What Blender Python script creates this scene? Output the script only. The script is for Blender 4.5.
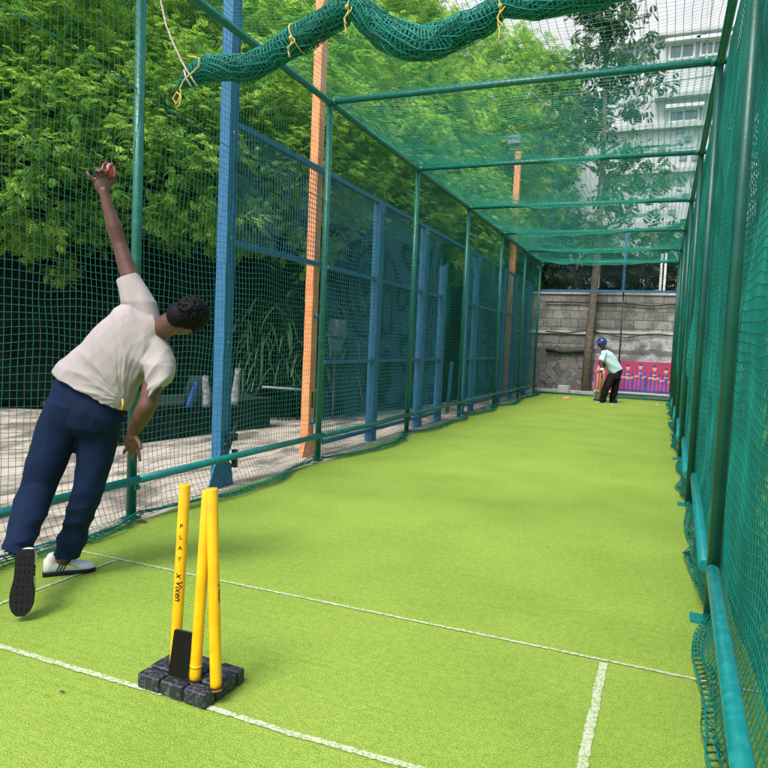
import bpy, math, random
import numpy as np
from mathutils import Vector, Matrix
SC = bpy.context.scene
for _o in list(bpy.data.objects): bpy.data.objects.remove(_o)
rnd = random.Random(7); NR = np.random.RandomState(11)
rad = math.radians

# ---------------------------------------------------------------- camera
CR = np.array([[0.92405, 0.379808, 0.043331], [-0.063669, 0.041145, 0.997123], [0.376933, -0.92415, 0.062203]])
FPX = 673.21; CAMH = 1.31
cam_d = bpy.data.cameras.new('camera'); cam = bpy.data.objects.new('camera', cam_d)
SC.collection.objects.link(cam); SC.camera = cam
cam_d.sensor_width = 36; cam_d.lens = 36 * FPX / 768; cam_d.clip_start = 0.05; cam_d.clip_end = 3000
_m = Matrix([list(CR[:, i]) for i in range(3)]).to_4x4()
q = _m.to_quaternion(); cam.rotation_mode = 'QUATERNION'; cam.rotation_quaternion = q
cam.location = (0, 0, CAMH)

# ---------------------------------------------------------------- sky, sun, exposure
w = bpy.data.worlds.new('World'); SC.world = w; w.use_nodes = True
nt = w.node_tree; bg = nt.nodes['Background']; sky = nt.nodes.new('ShaderNodeTexSky')
SUN_EL, SUN_AZ = 58, 190          # azimuth clockwise from +Y
sky.sky_type = 'NISHITA'; sky.sun_disc = False; sky.sun_elevation = rad(SUN_EL); sky.sun_rotation = rad(SUN_AZ)
sky.air_density = 1.0; sky.dust_density = 4.0; sky.ozone_density = 1.0
nt.links.new(sky.outputs[0], bg.inputs[0]); bg.inputs[1].default_value = 0.14
sd = bpy.data.lights.new('sun', 'SUN'); sun = bpy.data.objects.new('sun', sd); SC.collection.objects.link(sun)
sd.energy = 1.6; sd.angle = rad(18); sd.color = (1, .96, .9)
_d = Vector((math.sin(rad(SUN_AZ)) * math.cos(rad(SUN_EL)), math.cos(rad(SUN_AZ)) * math.cos(rad(SUN_EL)), math.sin(rad(SUN_EL))))
sun.rotation_mode = 'QUATERNION'; sun.rotation_quaternion = _d.to_track_quat('Z', 'Y'); sun.location = (0, 0, 30)
SC.view_settings.view_transform = 'Standard'; SC.view_settings.look = 'None'
SC.view_settings.exposure = 1.15; SC.view_settings.gamma = 1; SC.view_settings.use_curve_mapping = False
SC.cycles.max_bounces = 6; SC.cycles.transparent_max_bounces = 6

# ---------------------------------------------------------------- measuring helpers (photo survey -> metres)
def ray(px, py): return CR.T @ np.array([px - 384., -(py - 384.), -FPX])
def gr(px, py, z=0.):
    d = ray(px, py); t = (z - CAMH) / d[2]; return np.array([0, 0, CAMH]) + t * d
def onx(px, py, X):
    d = ray(px, py); return np.array([0, 0, CAMH]) + d * X / d[0]
def ony(px, py, Y):
    d = ray(px, py); return np.array([0, 0, CAMH]) + d * Y / d[1]
def pd(px, py, dep): return np.array([0, 0, CAMH]) + ray(px, py) * dep / FPX
def iv(dx, dy, dd=0.): return CR.T @ np.array([dx, -dy, -dd])      # picture-plane vector -> world (metres)

# ---------------------------------------------------------------- materials
def lk(t, a, b): t.links.new(a, b)
def mat(name, col, rough=.6, col2=None, scale=8., bump=0., bscale=None, metal=0., spec=.5, detail=4, mixlo=.35, mixhi=.65, transl=0., coat=0.):
    m = bpy.data.materials.new(name); m.use_nodes = True; t = m.node_tree; b = t.nodes['Principled BSDF']
    b.inputs['Roughness'].default_value = rough; b.inputs['Metallic'].default_value = metal
    b.inputs['Specular IOR Level'].default_value = spec; b.inputs['Coat Weight'].default_value = coat
    b.inputs['Base Color'].default_value = (*col, 1)
    tc = t.nodes.new('ShaderNodeTexCoord'); src = None
    if col2:
        n = t.nodes.new('ShaderNodeTexNoise'); n.inputs['Scale'].default_value = scale; n.inputs['Detail'].default_value = detail
        lk(t, tc.outputs['Object'], n.inputs['Vector'])
        r = t.nodes.new('ShaderNodeValToRGB'); r.color_ramp.elements[0].position = mixlo; r.color_ramp.elements[1].position = mixhi
        r.color_ramp.elements[0].color = (*col, 1); r.color_ramp.elements[1].color = (*col2, 1)
        lk(t, n.outputs['Fac'], r.inputs['Fac']); lk(t, r.outputs['Color'], b.inputs['Base Color']); src = r.outputs['Color']
    if bump:
        n2 = t.nodes.new('ShaderNodeTexNoise'); n2.inputs['Scale'].default_value = bscale or scale * 3; n2.inputs['Detail'].default_value = 6
        lk(t, tc.outputs['Object'], n2.inputs['Vector'])
        bp = t.nodes.new('ShaderNodeBump'); bp.inputs['Strength'].default_value = bump; bp.inputs['Distance'].default_value = .01
        lk(t, n2.outputs['Fac'], bp.inputs['Height']); lk(t, bp.outputs['Normal'], b.inputs['Normal'])
    if transl:
        tr = t.nodes.new('ShaderNodeBsdfTranslucent'); mx = t.nodes.new('ShaderNodeMixShader'); mx.inputs[0].default_value = transl
        tr.inputs['Color'].default_value = (*col, 1)
        if src: lk(t, src, tr.inputs['Color'])
        lk(t, b.outputs[0], mx.inputs[1]); lk(t, tr.outputs[0], mx.inputs[2]); lk(t, mx.outputs[0], t.nodes['Material Output'].inputs['Surface'])
    return m

def leafmat(name, a, b2, transl=.35, rough=.45):
    m = bpy.data.materials.new(name); m.use_nodes = True; t = m.node_tree; b = t.nodes['Principled BSDF']
    at = t.nodes.new('ShaderNodeAttribute'); at.attribute_name = 'tint'
    r = t.nodes.new('ShaderNodeValToRGB'); r.color_ramp.elements[0].color = (*a, 1); r.color_ramp.elements[1].color = (*b2, 1)
    lk(t, at.outputs['Fac'], r.inputs['Fac']); lk(t, r.outputs['Color'], b.inputs['Base Color']); b.inputs['Roughness'].default_value = rough
    b.inputs['Specular IOR Level'].default_value = .35
    tr = t.nodes.new('ShaderNodeBsdfTranslucent'); mx = t.nodes.new('ShaderNodeMixShader'); mx.inputs[0].default_value = transl
    lk(t, r.outputs['Color'], tr.inputs['Color'])
    lk(t, b.outputs[0], mx.inputs[1]); lk(t, tr.outputs[0], mx.inputs[2]); lk(t, mx.outputs[0], t.nodes['Material Output'].inputs['Surface'])
    return m

M = {}
M['green_paint'] = mat('green_paint', (.004, .12, .085), .36, (.018, .20, .15), 22, .25, 70, mixlo=.5, mixhi=.8, detail=8)
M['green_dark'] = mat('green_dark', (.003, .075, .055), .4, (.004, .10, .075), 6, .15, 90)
M['green_rail'] = mat('green_rail', (.004, .19, .185), .3, (.02, .28, .28), 25, .1, 120, mixlo=.45, mixhi=.8)
M['net_green'] = mat('net_green', (.010, .23, .165), .5, transl=.25)
M['net_teal'] = mat('net_teal', (.008, .42, .34), .45, (.005, .26, .21), 3, transl=.35)
M['net_roof'] = mat('net_roof', (.010, .46, .37), .5, transl=.4)
M['net_dark'] = mat('net_dark', (.004, .06, .05), .6)
M['chain'] = mat('chain', (.03, .07, .07), .5)
M['blue_paint'] = mat('blue_paint', (.014, .105, .235), .4, (.022, .135, .28), 9, .2, 60)
M['orange_paint'] = mat('orange_paint', (.72, .23, .07), .45, (.80, .32, .13), 7, .2, 60)
M['wire'] = mat('wire', (.022, .13, .22), .4)
M['black_metal'] = mat('black_metal', (.012, .014, .015), .5)
M['steel'] = mat('steel', (.35, .37, .38), .35, metal=.8)
M['yellow'] = mat('yellow', (.88, .47, .006), .3, (.80, .38, .004), 14, .08, 120)
M['rubber'] = mat('rubber', (.012, .016, .026), .5, (.11, .12, .13), 75, .25, 160, mixlo=.50, mixhi=.76)
M['rubber_groove'] = mat('rubber_groove', (.006, .006, .007), .8)
M['white_dull'] = mat('white_dull', (.62, .62, .62), .6, (.45, .47, .45), 12)
M['ink'] = mat('ink', (.01, .01, .01), .5)
M['phone'] = mat('phone', (.003, .003, .0035), .3, spec=.25)
M['phone_edge'] = mat('phone_edge', (.25, .25, .26), .3, metal=.9)
M['rope'] = mat('rope', (.55, .50, .40), .8, (.36, .33, .26), 60, .4, 300)
M['yellow_rope'] = mat('yellow_rope', (.60, .48, .08), .7, (.45, .36, .10), 60, .4, 300)
M['skin'] = mat('skin', (.082, .034, .023), .5, (.125, .055, .038), 14, .15, 120)
M['skin_far'] = mat('skin_far', (.12, .055, .035), .55)
M['hair'] = mat('hair', (.0015, .0015, .002), .5, (.004, .004, .005), 60, .4, 200, spec=.12)
M['shirt'] = mat('shirt', (.385, .345, .342), .9, (.34, .307, .306), 5, .25, 260, spec=.2)
M['navy'] = mat('navy', (.0018, .0100, .034), .85, (.0025, .014, .046), 5, .25, 300, spec=.2)
M['piping'] = mat('piping', (.75, .45, .02), .7)
M['shoe_white'] = mat('shoe_white', (.66, .66, .65), .5, (.58, .58, .56), 30, .2, 160)
M['shoe_black'] = mat('shoe_black', (.007, .007, .008), .6, bump=.3, bscale=90, spec=.25)
M['lime'] = mat('lime', (.40, .72, .03), .5)
M['ball'] = mat('ball', (.62, .03, .06), .35, (.75, .06, .10), 20, .1, 80)
M['skin_far'].node_tree.nodes['Principled BSDF'].inputs['Base Color'].default_value = (.08, .035, .024, 1)
M['helmet'] = mat('helmet', (.01, .035, .16), .2, coat=.4)
M['mint'] = mat('mint', (.42, .62, .64), .85, bump=.3, bscale=30)
M['wood'] = mat('wood', (.55, .36, .18), .5, (.42, .27, .13), 10)
M['bark'] = mat('bark', (.13, .10, .08), .9, (.24, .20, .16), 14, .8, 40)
M['bark_dark'] = mat('bark_dark', (.04, .03, .022), .9, (.08, .06, .045), 10, .8, 30)
M['leaf'] = leafmat('leaf', (.09, .26, .035), (.44, .66, .085), .5)
M['leaf_far'] = leafmat('leaf_far', (.035, .075, .03), (.12, .19, .055), .3)
M['leaf_strap'] = leafmat('leaf_strap', (.010, .035, .012), (.03, .085, .028), .3)
M['leaf_hedge'] = leafmat('leaf_hedge', (.015, .045, .018), (.04, .09, .03), .25)
M['dark_net'] = mat('dark_net', (.002, .005, .004), .95, (.005, .012, .010), 3.2, .6, 30, spec=.08)
M['dark_canvas'] = mat('dark_canvas', (.005, .011, .011), .8, (.014, .026, .025), 7, .5, 20, spec=.15)
M['grey_cloth'] = mat('grey_cloth', (.26, .28, .29), .8, (.12, .13, .14), 20, .4, 60)
M['blue_cloth'] = mat('blue_cloth', (.02, .07, .30), .8)
M['cable'] = mat('cable', (.012, .012, .013), .6)
M['plaster'] = mat('plaster', (.50, .50, .53), .85, (.44, .44, .47), .6, .1, 20)
M['ledge'] = mat('ledge', (.40, .42, .40), .8, (.30, .34, .33), 2)
M['vent_grey'] = mat('vent_grey', (.22, .26, .26), .7)
M['glass'] = mat('glass', (.10, .14, .16), .15, (.2, .24, .26), 1.2)
M['frame_white'] = mat('frame_white', (.55, .57, .56), .6)
M['red_poster'] = mat('red_poster', (.55, .03, .09), .5, (.62, .06, .20), 3)
M['blue_poster'] = mat('blue_poster', (.03, .06, .36), .5, (.05, .10, .45), 3)
M['magenta'] = mat('magenta', (.50, .025, .07), .5, (.36, .06, .24), 1.3)
M['poster_skin'] = mat('poster_skin', (.62, .36, .30), .5)
M['poster_hair'] = mat('poster_hair', (.10, .05, .05), .5)
M['kerb'] = mat('kerb', (.42, .41, .40), .9, (.30, .29, .28), 5, .4, 30)
M['soil'] = mat('soil', (.16, .10, .07), .95, (.10, .07, .05), 6, .6, 30)
M['pink'] = mat('pink', (.6, .25, .22), .7)
M['tan'] = mat('tan', (.35, .22, .15), .8, (.25, .15, .1), 8)

def turfmat():
    m = bpy.data.materials.new('artificial_turf'); m.use_nodes = True; t = m.node_tree; b = t.nodes['Principled BSDF']
    tc = t.nodes.new('ShaderNodeTexCoord')
    def noise(s, d=3, dist=0.):
        n = t.nodes.new('ShaderNodeTexNoise'); n.inputs['Scale'].default_value = s; n.inputs['Detail'].default_value = d; n.inputs['Distortion'].default_value = dist
        lk(t, tc.outputs['Object'], n.inputs['Vector']); return n
    def ramp(n, p0, c0, p1, c1):
        r = t.nodes.new('ShaderNodeValToRGB'); e = r.color_ramp.elements; e[0].position = p0; e[0].color = (*c0, 1); e[1].position = p1; e[1].color = (*c1, 1)
        lk(t, n.outputs['Fac'], r.inputs['Fac']); return r
    def mix(kind, f, a, bb):
        x = t.nodes.new('ShaderNodeMix'); x.data_type = 'RGBA'; x.blend_type = kind
        if isinstance(f, float): x.inputs['Factor'].default_value = f
        else: lk(t, f, x.inputs['Factor'])
        lk(t, a, x.inputs['A']); lk(t, bb, x.inputs['B']); return x.outputs['Result']
    fine = ramp(noise(210, 4, .6), .36, (.145, .24, .020), .62, (.35, .50, .085))
    mid = ramp(noise(34, 6), .3, (.84, .87, .80), .7, (1.06, 1.04, 1.06))
    big = ramp(noise(1.3, 5), .32, (.85, .90, .84), .6, (1.04, 1.03, 1.06))
    # long faint creases across the roll of turf
    mp = t.nodes.new('ShaderNodeMapping'); mp.inputs['Scale'].default_value = (1.2, 14, 1); lk(t, tc.outputs['Object'], mp.inputs['Vector'])
    cn = t.nodes.new('ShaderNodeTexNoise'); cn.inputs['Scale'].default_value = 1.6; cn.inputs['Detail'].default_value = 5; cn.inputs['Distortion'].default_value = 1.2
    lk(t, mp.outputs[0], cn.inputs['Vector']); cr = ramp(cn, .26, (.88, .90, .84), .40, (1, 1, 1))
    o = mix('MULTIPLY', 1., fine.outputs[0], mid.outputs[0]); o = mix('MULTIPLY', 1., o, big.outputs[0]); o = mix('MULTIPLY', 1., o, cr.outputs[0])
    lk(t, o, b.inputs['Base Color']); b.inputs['Roughness'].default_value = .75; b.inputs['Specular IOR Level'].default_value = .25
    bp = t.nodes.new('ShaderNodeBump'); bp.inputs['Strength'].default_value = .9; bp.inputs['Distance'].default_value = .008
    lk(t, noise(190, 5).outputs['Fac'], bp.inputs['Height'])
    bp2 = t.nodes.new('ShaderNodeBump'); bp2.inputs['Strength'].default_value = .25; bp2.inputs['Distance'].default_value = .02
    lk(t, cn.outputs['Fac'], bp2.inputs['Height']); lk(t, bp2.outputs[0], bp.inputs['Normal']); lk(t, bp.outputs[0], b.inputs['Normal'])
    return m
M['turf'] = turfmat()

def linemat():
    m = mat('line_paint', (.58, .62, .48), .8, (.27, .42, .09), 95, .9, 190, mixlo=.44, mixhi=.62, detail=8); return m
M['line'] = linemat()

def concretemat():
    m = bpy.data.materials.new('concrete_ground'); m.use_nodes = True; t = m.node_tree; b = t.nodes['Principled BSDF']
    tc = t.nodes.new('ShaderNodeTexCoord')
    mp = t.nodes.new('ShaderNodeMapping'); mp.inputs['Rotation'].default_value = (0, 0, .25); mp.inputs['Scale'].default_value = (1.5, .7, 1); lk(t, tc.outputs['Object'], mp.inputs['Vector'])  # stretched noise: dark concrete blotches, plus shadow stripes painted into the colour
    n = t.nodes.new('ShaderNodeTexNoise'); n.inputs['Scale'].default_value = 1.7; n.inputs['Detail'].default_value = 7; n.inputs['Distortion'].default_value = .8
    lk(t, mp.outputs[0], n.inputs['Vector'])
    r = t.nodes.new('ShaderNodeValToRGB'); e = r.color_ramp.elements
    e[0].position = .38; e[0].color = (.17, .15, .13, 1); e[1].position = .52; e[1].color = (.43, .40, .36, 1)
    x = e.new(.75); x.color = (.54, .51, .47, 1)
    lk(t, n.outputs['Fac'], r.inputs['Fac'])
    n2 = t.nodes.new('ShaderNodeTexNoise'); n2.inputs['Scale'].default_value = 14; n2.inputs['Detail'].default_value = 8; lk(t, tc.outputs['Object'], n2.inputs['Vector'])
    r2 = t.nodes.new('ShaderNodeValToRGB'); r2.color_ramp.elements[0].position = .3; r2.color_ramp.elements[0].color = (.7, .68, .66, 1); r2.color_ramp.elements[1].position = .6
    lk(t, n2.outputs['Fac'], r2.inputs['Fac'])
    mx = t.nodes.new('ShaderNodeMix'); mx.data_type = 'RGBA'; mx.blend_type = 'MULTIPLY'; mx.inputs['Factor'].default_value = 1
    lk(t, r.outputs[0], mx.inputs['A']); lk(t, r2.outputs[0], mx.inputs['B']); lk(t, mx.outputs['Result'], b.inputs['Base Color'])
    b.inputs['Roughness'].default_value = .85
    bp = t.nodes.new('ShaderNodeBump'); bp.inputs['Strength'].default_value = .5; bp.inputs['Distance'].default_value = .02; lk(t, n2.outputs['Fac'], bp.inputs['Height']); lk(t, bp.outputs[0], b.inputs['Normal'])
    return m
M['concrete'] = concretemat()
for _e, _c in zip([n for n in M['concrete'].node_tree.nodes if n.type == 'VALTORGB'][0].color_ramp.elements, ((.14, .12, .10), (.37, .335, .28), (.46, .425, .37))): _e.color = (*_c, 1)

def wallmat():
    m = bpy.data.materials.new('block_wall'); m.use_nodes = True; t = m.node_tree; b = t.nodes['Principled BSDF']
    tc = t.nodes.new('ShaderNodeTexCoord'); sp = t.nodes.new('ShaderNodeSeparateXYZ'); lk(t, tc.outputs['Object'], sp.inputs[0])
    cb = t.nodes.new('ShaderNodeCombineXYZ'); lk(t, sp.outputs[0], cb.inputs[0]); lk(t, sp.outputs[2], cb.inputs[1])
    br = t.nodes.new('ShaderNodeTexBrick'); lk(t, cb.outputs[0], br.inputs['Vector'])
    br.inputs['Scale'].default_value = 1; br.inputs['Brick Width'].default_value = .52; br.inputs['Row Height'].default_value = .25
    br.inputs['Mortar Size'].default_value = .014; br.inputs['Mortar Smooth'].default_value = .3
    br.inputs['Color1'].default_value = (.37, .36, .335, 1); br.inputs['Color2'].default_value = (.22, .215, .195, 1); br.inputs['Mortar'].default_value = (.14, .14, .13, 1)
    def noise(s, d=5):
        n = t.nodes.new('ShaderNodeTexNoise'); n.inputs['Scale'].default_value = s; n.inputs['Detail'].default_value = d; lk(t, tc.outputs['Object'], n.inputs['Vector']); return n.outputs['Fac']
    def math_(op, a, c, cl=False):
        n = t.nodes.new('ShaderNodeMath'); n.operation = op; n.use_clamp = cl
        for i, v in enumerate((a, c)):
            if isinstance(v, (int, float)): n.inputs[i].default_value = v
            else: lk(t, v, n.inputs[i])
        return n.outputs[0]
    def mixc(f, a, c, kind='MIX'):
        x = t.nodes.new('ShaderNodeMix'); x.data_type = 'RGBA'; x.blend_type = kind
        if isinstance(f, (int, float)): x.inputs['Factor'].default_value = f
        else: lk(t, f, x.inputs['Factor'])
        for k, v in (('A', a), ('B', c)):
            if isinstance(v, tuple): x.inputs[k].default_value = (*v, 1)
            else: lk(t, v, x.inputs[k])
        return x.outputs['Result']
    def step(v, lo, w): return math_('DIVIDE', math_('SUBTRACT', v, lo), w, True)
    wob = math_('MULTIPLY', math_('SUBTRACT', noise(3.), .5), .35)
    z = math_('ADD', sp.outputs[2], wob); x = math_('ADD', sp.outputs[0], wob)
    col = br.outputs['Color']
    # rubble masonry low on the left
    vo = t.nodes.new('ShaderNodeTexVoronoi'); vo.inputs['Scale'].default_value = 4.2; lk(t, tc.outputs['Object'], vo.inputs['Vector'])
    vo.inputs['Scale'].default_value = 3.6; vo.feature = 'DISTANCE_TO_EDGE'; vc = t.nodes.new('ShaderNodeTexVoronoi'); vc.inputs['Scale'].default_value = 3.6
    wn = t.nodes.new('ShaderNodeTexNoise'); wn.inputs['Scale'].default_value = 4.; lk(t, tc.outputs['Object'], wn.inputs['Vector'])
    wm = t.nodes.new('ShaderNodeVectorMath'); wm.operation = 'MULTIPLY_ADD'; lk(t, wn.outputs['Color'], wm.inputs[0]); wm.inputs[1].default_value = (.28, .28, .28); lk(t, tc.outputs['Object'], wm.inputs[2]); lk(t, wm.outputs[0], vc.inputs['Vector']); lk(t, wm.outputs[0], vo.inputs['Vector'])
    vg = t.nodes.new('ShaderNodeMix'); vg.data_type = 'RGBA'; vg.blend_type = 'MIX'; vg.inputs['Factor'].default_value = .85; lk(t, vc.outputs['Color'], vg.inputs['A']); vg.inputs['B'].default_value = (.15, .14, .125, 1)
    vh = t.nodes.new('ShaderNodeHueSaturation'); vh.inputs['Saturation'].default_value = .25; vh.inputs['Value'].default_value = .85; lk(t, vg.outputs['Result'], vh.inputs['Color'])
    ve = step(vo.outputs['Distance'], .0, .05)
    vr = t.nodes.new('ShaderNodeMix'); vr.data_type = 'RGBA'; lk(t, ve, vr.inputs['Factor']); vr.inputs['A'].default_value = (.05, .045, .04, 1); lk(t, vh.outputs[0], vr.inputs['B'])
    rub = math_('MULTIPLY', math_('SUBTRACT', 1, step(z, 1.15, .06)), math_('SUBTRACT', 1, step(x, -1.75, .08)))
    col = mixc(rub, col, vr.outputs['Result'])
    # whitewash
    wash = math_('MULTIPLY', math_('SUBTRACT', 1, step(z, 1.92, .05)), step(x, -1.85, .06))
    wash = math_('MULTIPLY', wash, math_('ADD', math_('MULTIPLY', step(noise(6.), .36, .10), .45), .5))
    col = mixc(wash, col, (.56, .57, .60))
    # dark band and damp stains with shapes of their own
    band = math_('MULTIPLY', step(z, 1.24, .05), math_('SUBTRACT', 1, step(z, 1.38, .05)))
    col = mixc(math_('MULTIPLY', band, .75), col, (.09, .095, .09))
    col = mixc(math_('MULTIPLY', step(noise(2.3), .47, .14), .70), col, (.12, .125, .11))
    col = mixc(math_('MULTIPLY', step(noise(9.), .56, .10), .5), col, (.10, .10, .09))
    gn = t.nodes.new('ShaderNodeValToRGB'); gn.color_ramp.elements[0].position = .25; gn.color_ramp.elements[0].color = (.7, .7, .7, 1); gn.color_ramp.elements[1].position = .7; gn.color_ramp.elements[1].color = (1.15, 1.15, 1.15, 1)
    lk(t, noise(22.), gn.inputs['Fac']); col = mixc(1., col, gn.outputs['Color'], 'MULTIPLY')
    lk(t, col, b.inputs['Base Color']); b.inputs['Roughness'].default_value = .9
    bp = t.nodes.new('ShaderNodeBump'); bp.inputs['Strength'].default_value = .8; bp.inputs['Distance'].default_value = .02
    h = math_('ADD', math_('MULTIPLY', br.outputs['Fac'], -1.), math_('MULTIPLY', noise(14.), .8)); lk(t, h, bp.inputs['Height']); lk(t, bp.outputs[0], b.inputs['Normal'])
    return m
M['blocks'] = wallmat()

# ---------------------------------------------------------------- objects and meshes
def link(o, parent=None):
    SC.collection.objects.link(o)
    if parent is not None:
        o.parent = parent
        if 'base' in parent: o.location = Vector(o.location) - Vector(parent['base'])
    return o
def tag(o, label=None, cat=None, group=None, kind=None):
    if label: o['label'] = label
    if cat: o['category'] = cat
    if group: o['group'] = group
    if kind: o['kind'] = kind
    return o
def empty(name, loc, label, cat, group=None):
    o = bpy.data.objects.new(name, None); o.location = loc; SC.collection.objects.link(o); o.empty_display_size = .1
    bpy.context.view_layer.update()
    return tag(o, label, cat, group)
def mesh_np(name, V, F, mats, smooth=True, mi=None, uvless=True):
    """V (n,3), F (m,k) all same k"""
    me = bpy.data.meshes.new(name); V = np.asarray(V, np.float32); F = np.asarray(F, np.int32); k = F.shape[1]
    me.vertices.add(len(V)); me.vertices.foreach_set('co', V.ravel())
    me.loops.add(F.size); me.loops.foreach_set('vertex_index', F.ravel())
    me.polygons.add(len(F)); me.polygons.foreach_set('loop_start', np.arange(0, F.size, k, dtype=np.int32))
    me.polygons.foreach_set('use_smooth', np.full(len(F), smooth))
    if mi is not None: me.polygons.foreach_set('material_index', np.asarray(mi, np.int32))
    for m in (mats if isinstance(mats, (list, tuple)) else [mats]): me.materials.append(m)
    me.update(calc_edges=True); return me
class MB:
    """collects shapes (world coordinates) and links them as one mesh object"""
    def __init__(s): s.V = []; s.F = []; s.mi = []; s.cur = 0; s.sm = []; s.smooth = False
    def add(s, V, F, smooth=None):
        n = len(s.V); s.V += [tuple(map(float, v)) for v in V]; s.F += [tuple(i + n for i in f) for f in F]
        s.mi += [s.cur] * len(F); s.sm += [s.smooth if smooth is None else smooth] * len(F)
    def box(s, x0, x1, y0, y1, z0, z1, bev=0.):
        if bev <= 0:
            V = [(x, y, z) for x in (x0, x1) for y in (y0, y1) for z in (z0, z1)]
            s.add(V, [(0, 1, 3, 2), (4, 6, 7, 5), (0, 4, 5, 1), (2, 3, 7, 6), (0, 2, 6, 4), (1, 5, 7, 3)], False)
        else:
            b = bev; rings = []
            for z, i in ((z0, b), (z0 + b, 0), (z1 - b, 0), (z1, b)):
                rings.append([(x0 + i + b, y0 + i, z), (x1 - i - b, y0 + i, z), (x1 - i, y0 + i + b, z), (x1 - i, y1 - i - b, z), (x1 - i - b, y1 - i, z), (x0 + i + b, y1 - i, z), (x0 + i, y1 - i - b, z), (x0 + i, y0 + i + b, z)])
            s.rings(rings, smooth=False)
    def rings(s, rings, caps=True, smooth=True):
        k = len(rings[0]); V = [v for r in rings for v in r]; F = []
        for j in range(len(rings) - 1):
            for i in range(k): F.append((j * k + i, j * k + (i + 1) % k, (j + 1) * k + (i + 1) % k, (j + 1) * k + i))
        s.add(V, F, smooth)
        if caps:
            n = len(s.V) - len(V); nr = len(rings)
            s.F += [tuple(n + i for i in reversed(range(k))), tuple(n + (nr - 1) * k + i for i in range(k))]; s.mi += [s.cur] * 2; s.sm += [False] * 2
    def tube(s, pts, r, sides=12, smooth=True, caps=True):
        P = [Vector(p) for p in pts]; n = len(P); rr = r if hasattr(r, '__len__') else [r] * n; rings = []; up = None
        for i in range(n):
            t = (P[min(i + 1, n - 1)] - P[max(i - 1, 0)]).normalized()
            if up is None:
                a = Vector((0, 0, 1)) if abs(t.z) < .9 else Vector((1, 0, 0)); up = (a - t * a.dot(t)).normalized()
            else: up = (up - t * up.dot(t)).normalized()
            sd = t.cross(up)
            rings.append([tuple(P[i] + (up * math.cos(2 * math.pi * k / sides) + sd * math.sin(2 * math.pi * k / sides)) * rr[i]) for k in range(sides)])
        s.rings(rings, caps, smooth)
    def ell(s, c, rx, ry, rz, ax=None, nu=16, nv=10):
        A = np.eye(3) if ax is None else np.array(ax); c = np.array(c, float); rings = []
        for j in range(1, nv):
            th = math.pi * j / nv; rings.append([tuple(c + A.T @ np.array([rx * math.sin(th) * math.cos(2 * math.pi * i / nu), ry * math.sin(th) * math.sin(2 * math.pi * i / nu), -rz * math.cos(th)])) for i in range(nu)])
        s.rings(rings)
    def beam(s, a, b, wx, wy, up=(0, 0, 1)):
        """square bar from a to b"""
        a = Vector(a); b = Vector(b); t = (b - a).normalized(); u = Vector(up); u = (u - t * u.dot(t)).normalized(); sd = t.cross(u)
        rg = []
        for p in (a, b): rg.append([tuple(p + sd * (x * wx / 2) + u * (y * wy / 2)) for x, y in ((-1, -1), (1, -1), (1, 1), (-1, 1))])
        s.rings(rg, True, False)
    def prism(s, poly, y0, y1):
        """polygon in XZ extruded along Y"""
        k = len(poly); V = [(x, y0, z) for x, z in poly] + [(x, y1, z) for x, z in poly]
        s.add(V, [tuple(range(k)), tuple(reversed(range(k, 2 * k)))] + [(i, k + i, k + (i + 1) % k, (i + 1) % k) for i in range(k)], False)
    def build(s, name, mats, parent=None, loc=None):
        me = bpy.data.meshes.new(name)
        base = Vector(loc) if loc is not None else (parent_base(parent) if parent is not None else Vector((0, 0, 0)))
        me.from_pydata([tuple(Vector(v) - base) for v in s.V], [], s.F); me.update()
        for m in (mats if isinstance(mats, (list, tuple)) else [mats]): me.materials.append(m)
        me.polygons.foreach_set('material_index', s.mi); me.polygons.foreach_set('use_smooth', s.sm)
        import bmesh
        bm = bmesh.new(); bm.from_mesh(me); bmesh.ops.recalc_face_normals(bm, faces=bm.faces); bm.to_mesh(me); bm.free()
        o = bpy.data.objects.new(name, me); SC.collection.objects.link(o)
        if parent is None: o.location = base
        else: o.parent = parent
        return o
def parent_base(p):
    v = Vector((0, 0, 0))
    while p is not None: v += Vector(p.location); p = p.parent
    return v
def put(me, name, parent=None):
    """mesh with world coordinates -> object (re-based on its parent's origin)"""
    o = bpy.data.objects.new(name, me)
    if parent is not None:
        b = parent_base(parent); me.transform(Matrix.Translation(-b)); o.parent = parent
    SC.collection.objects.link(o); return o
def copy_tree(o, parent=None):
    c = o.copy(); SC.collection.objects.link(c)
    if parent is not None: c.parent = parent; c.matrix_parent_inverse = o.matrix_parent_inverse.copy()
    for ch in list(o.children): copy_tree(ch, c)
    return c
def struct(o): o['kind'] = 'structure'; return o

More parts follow.
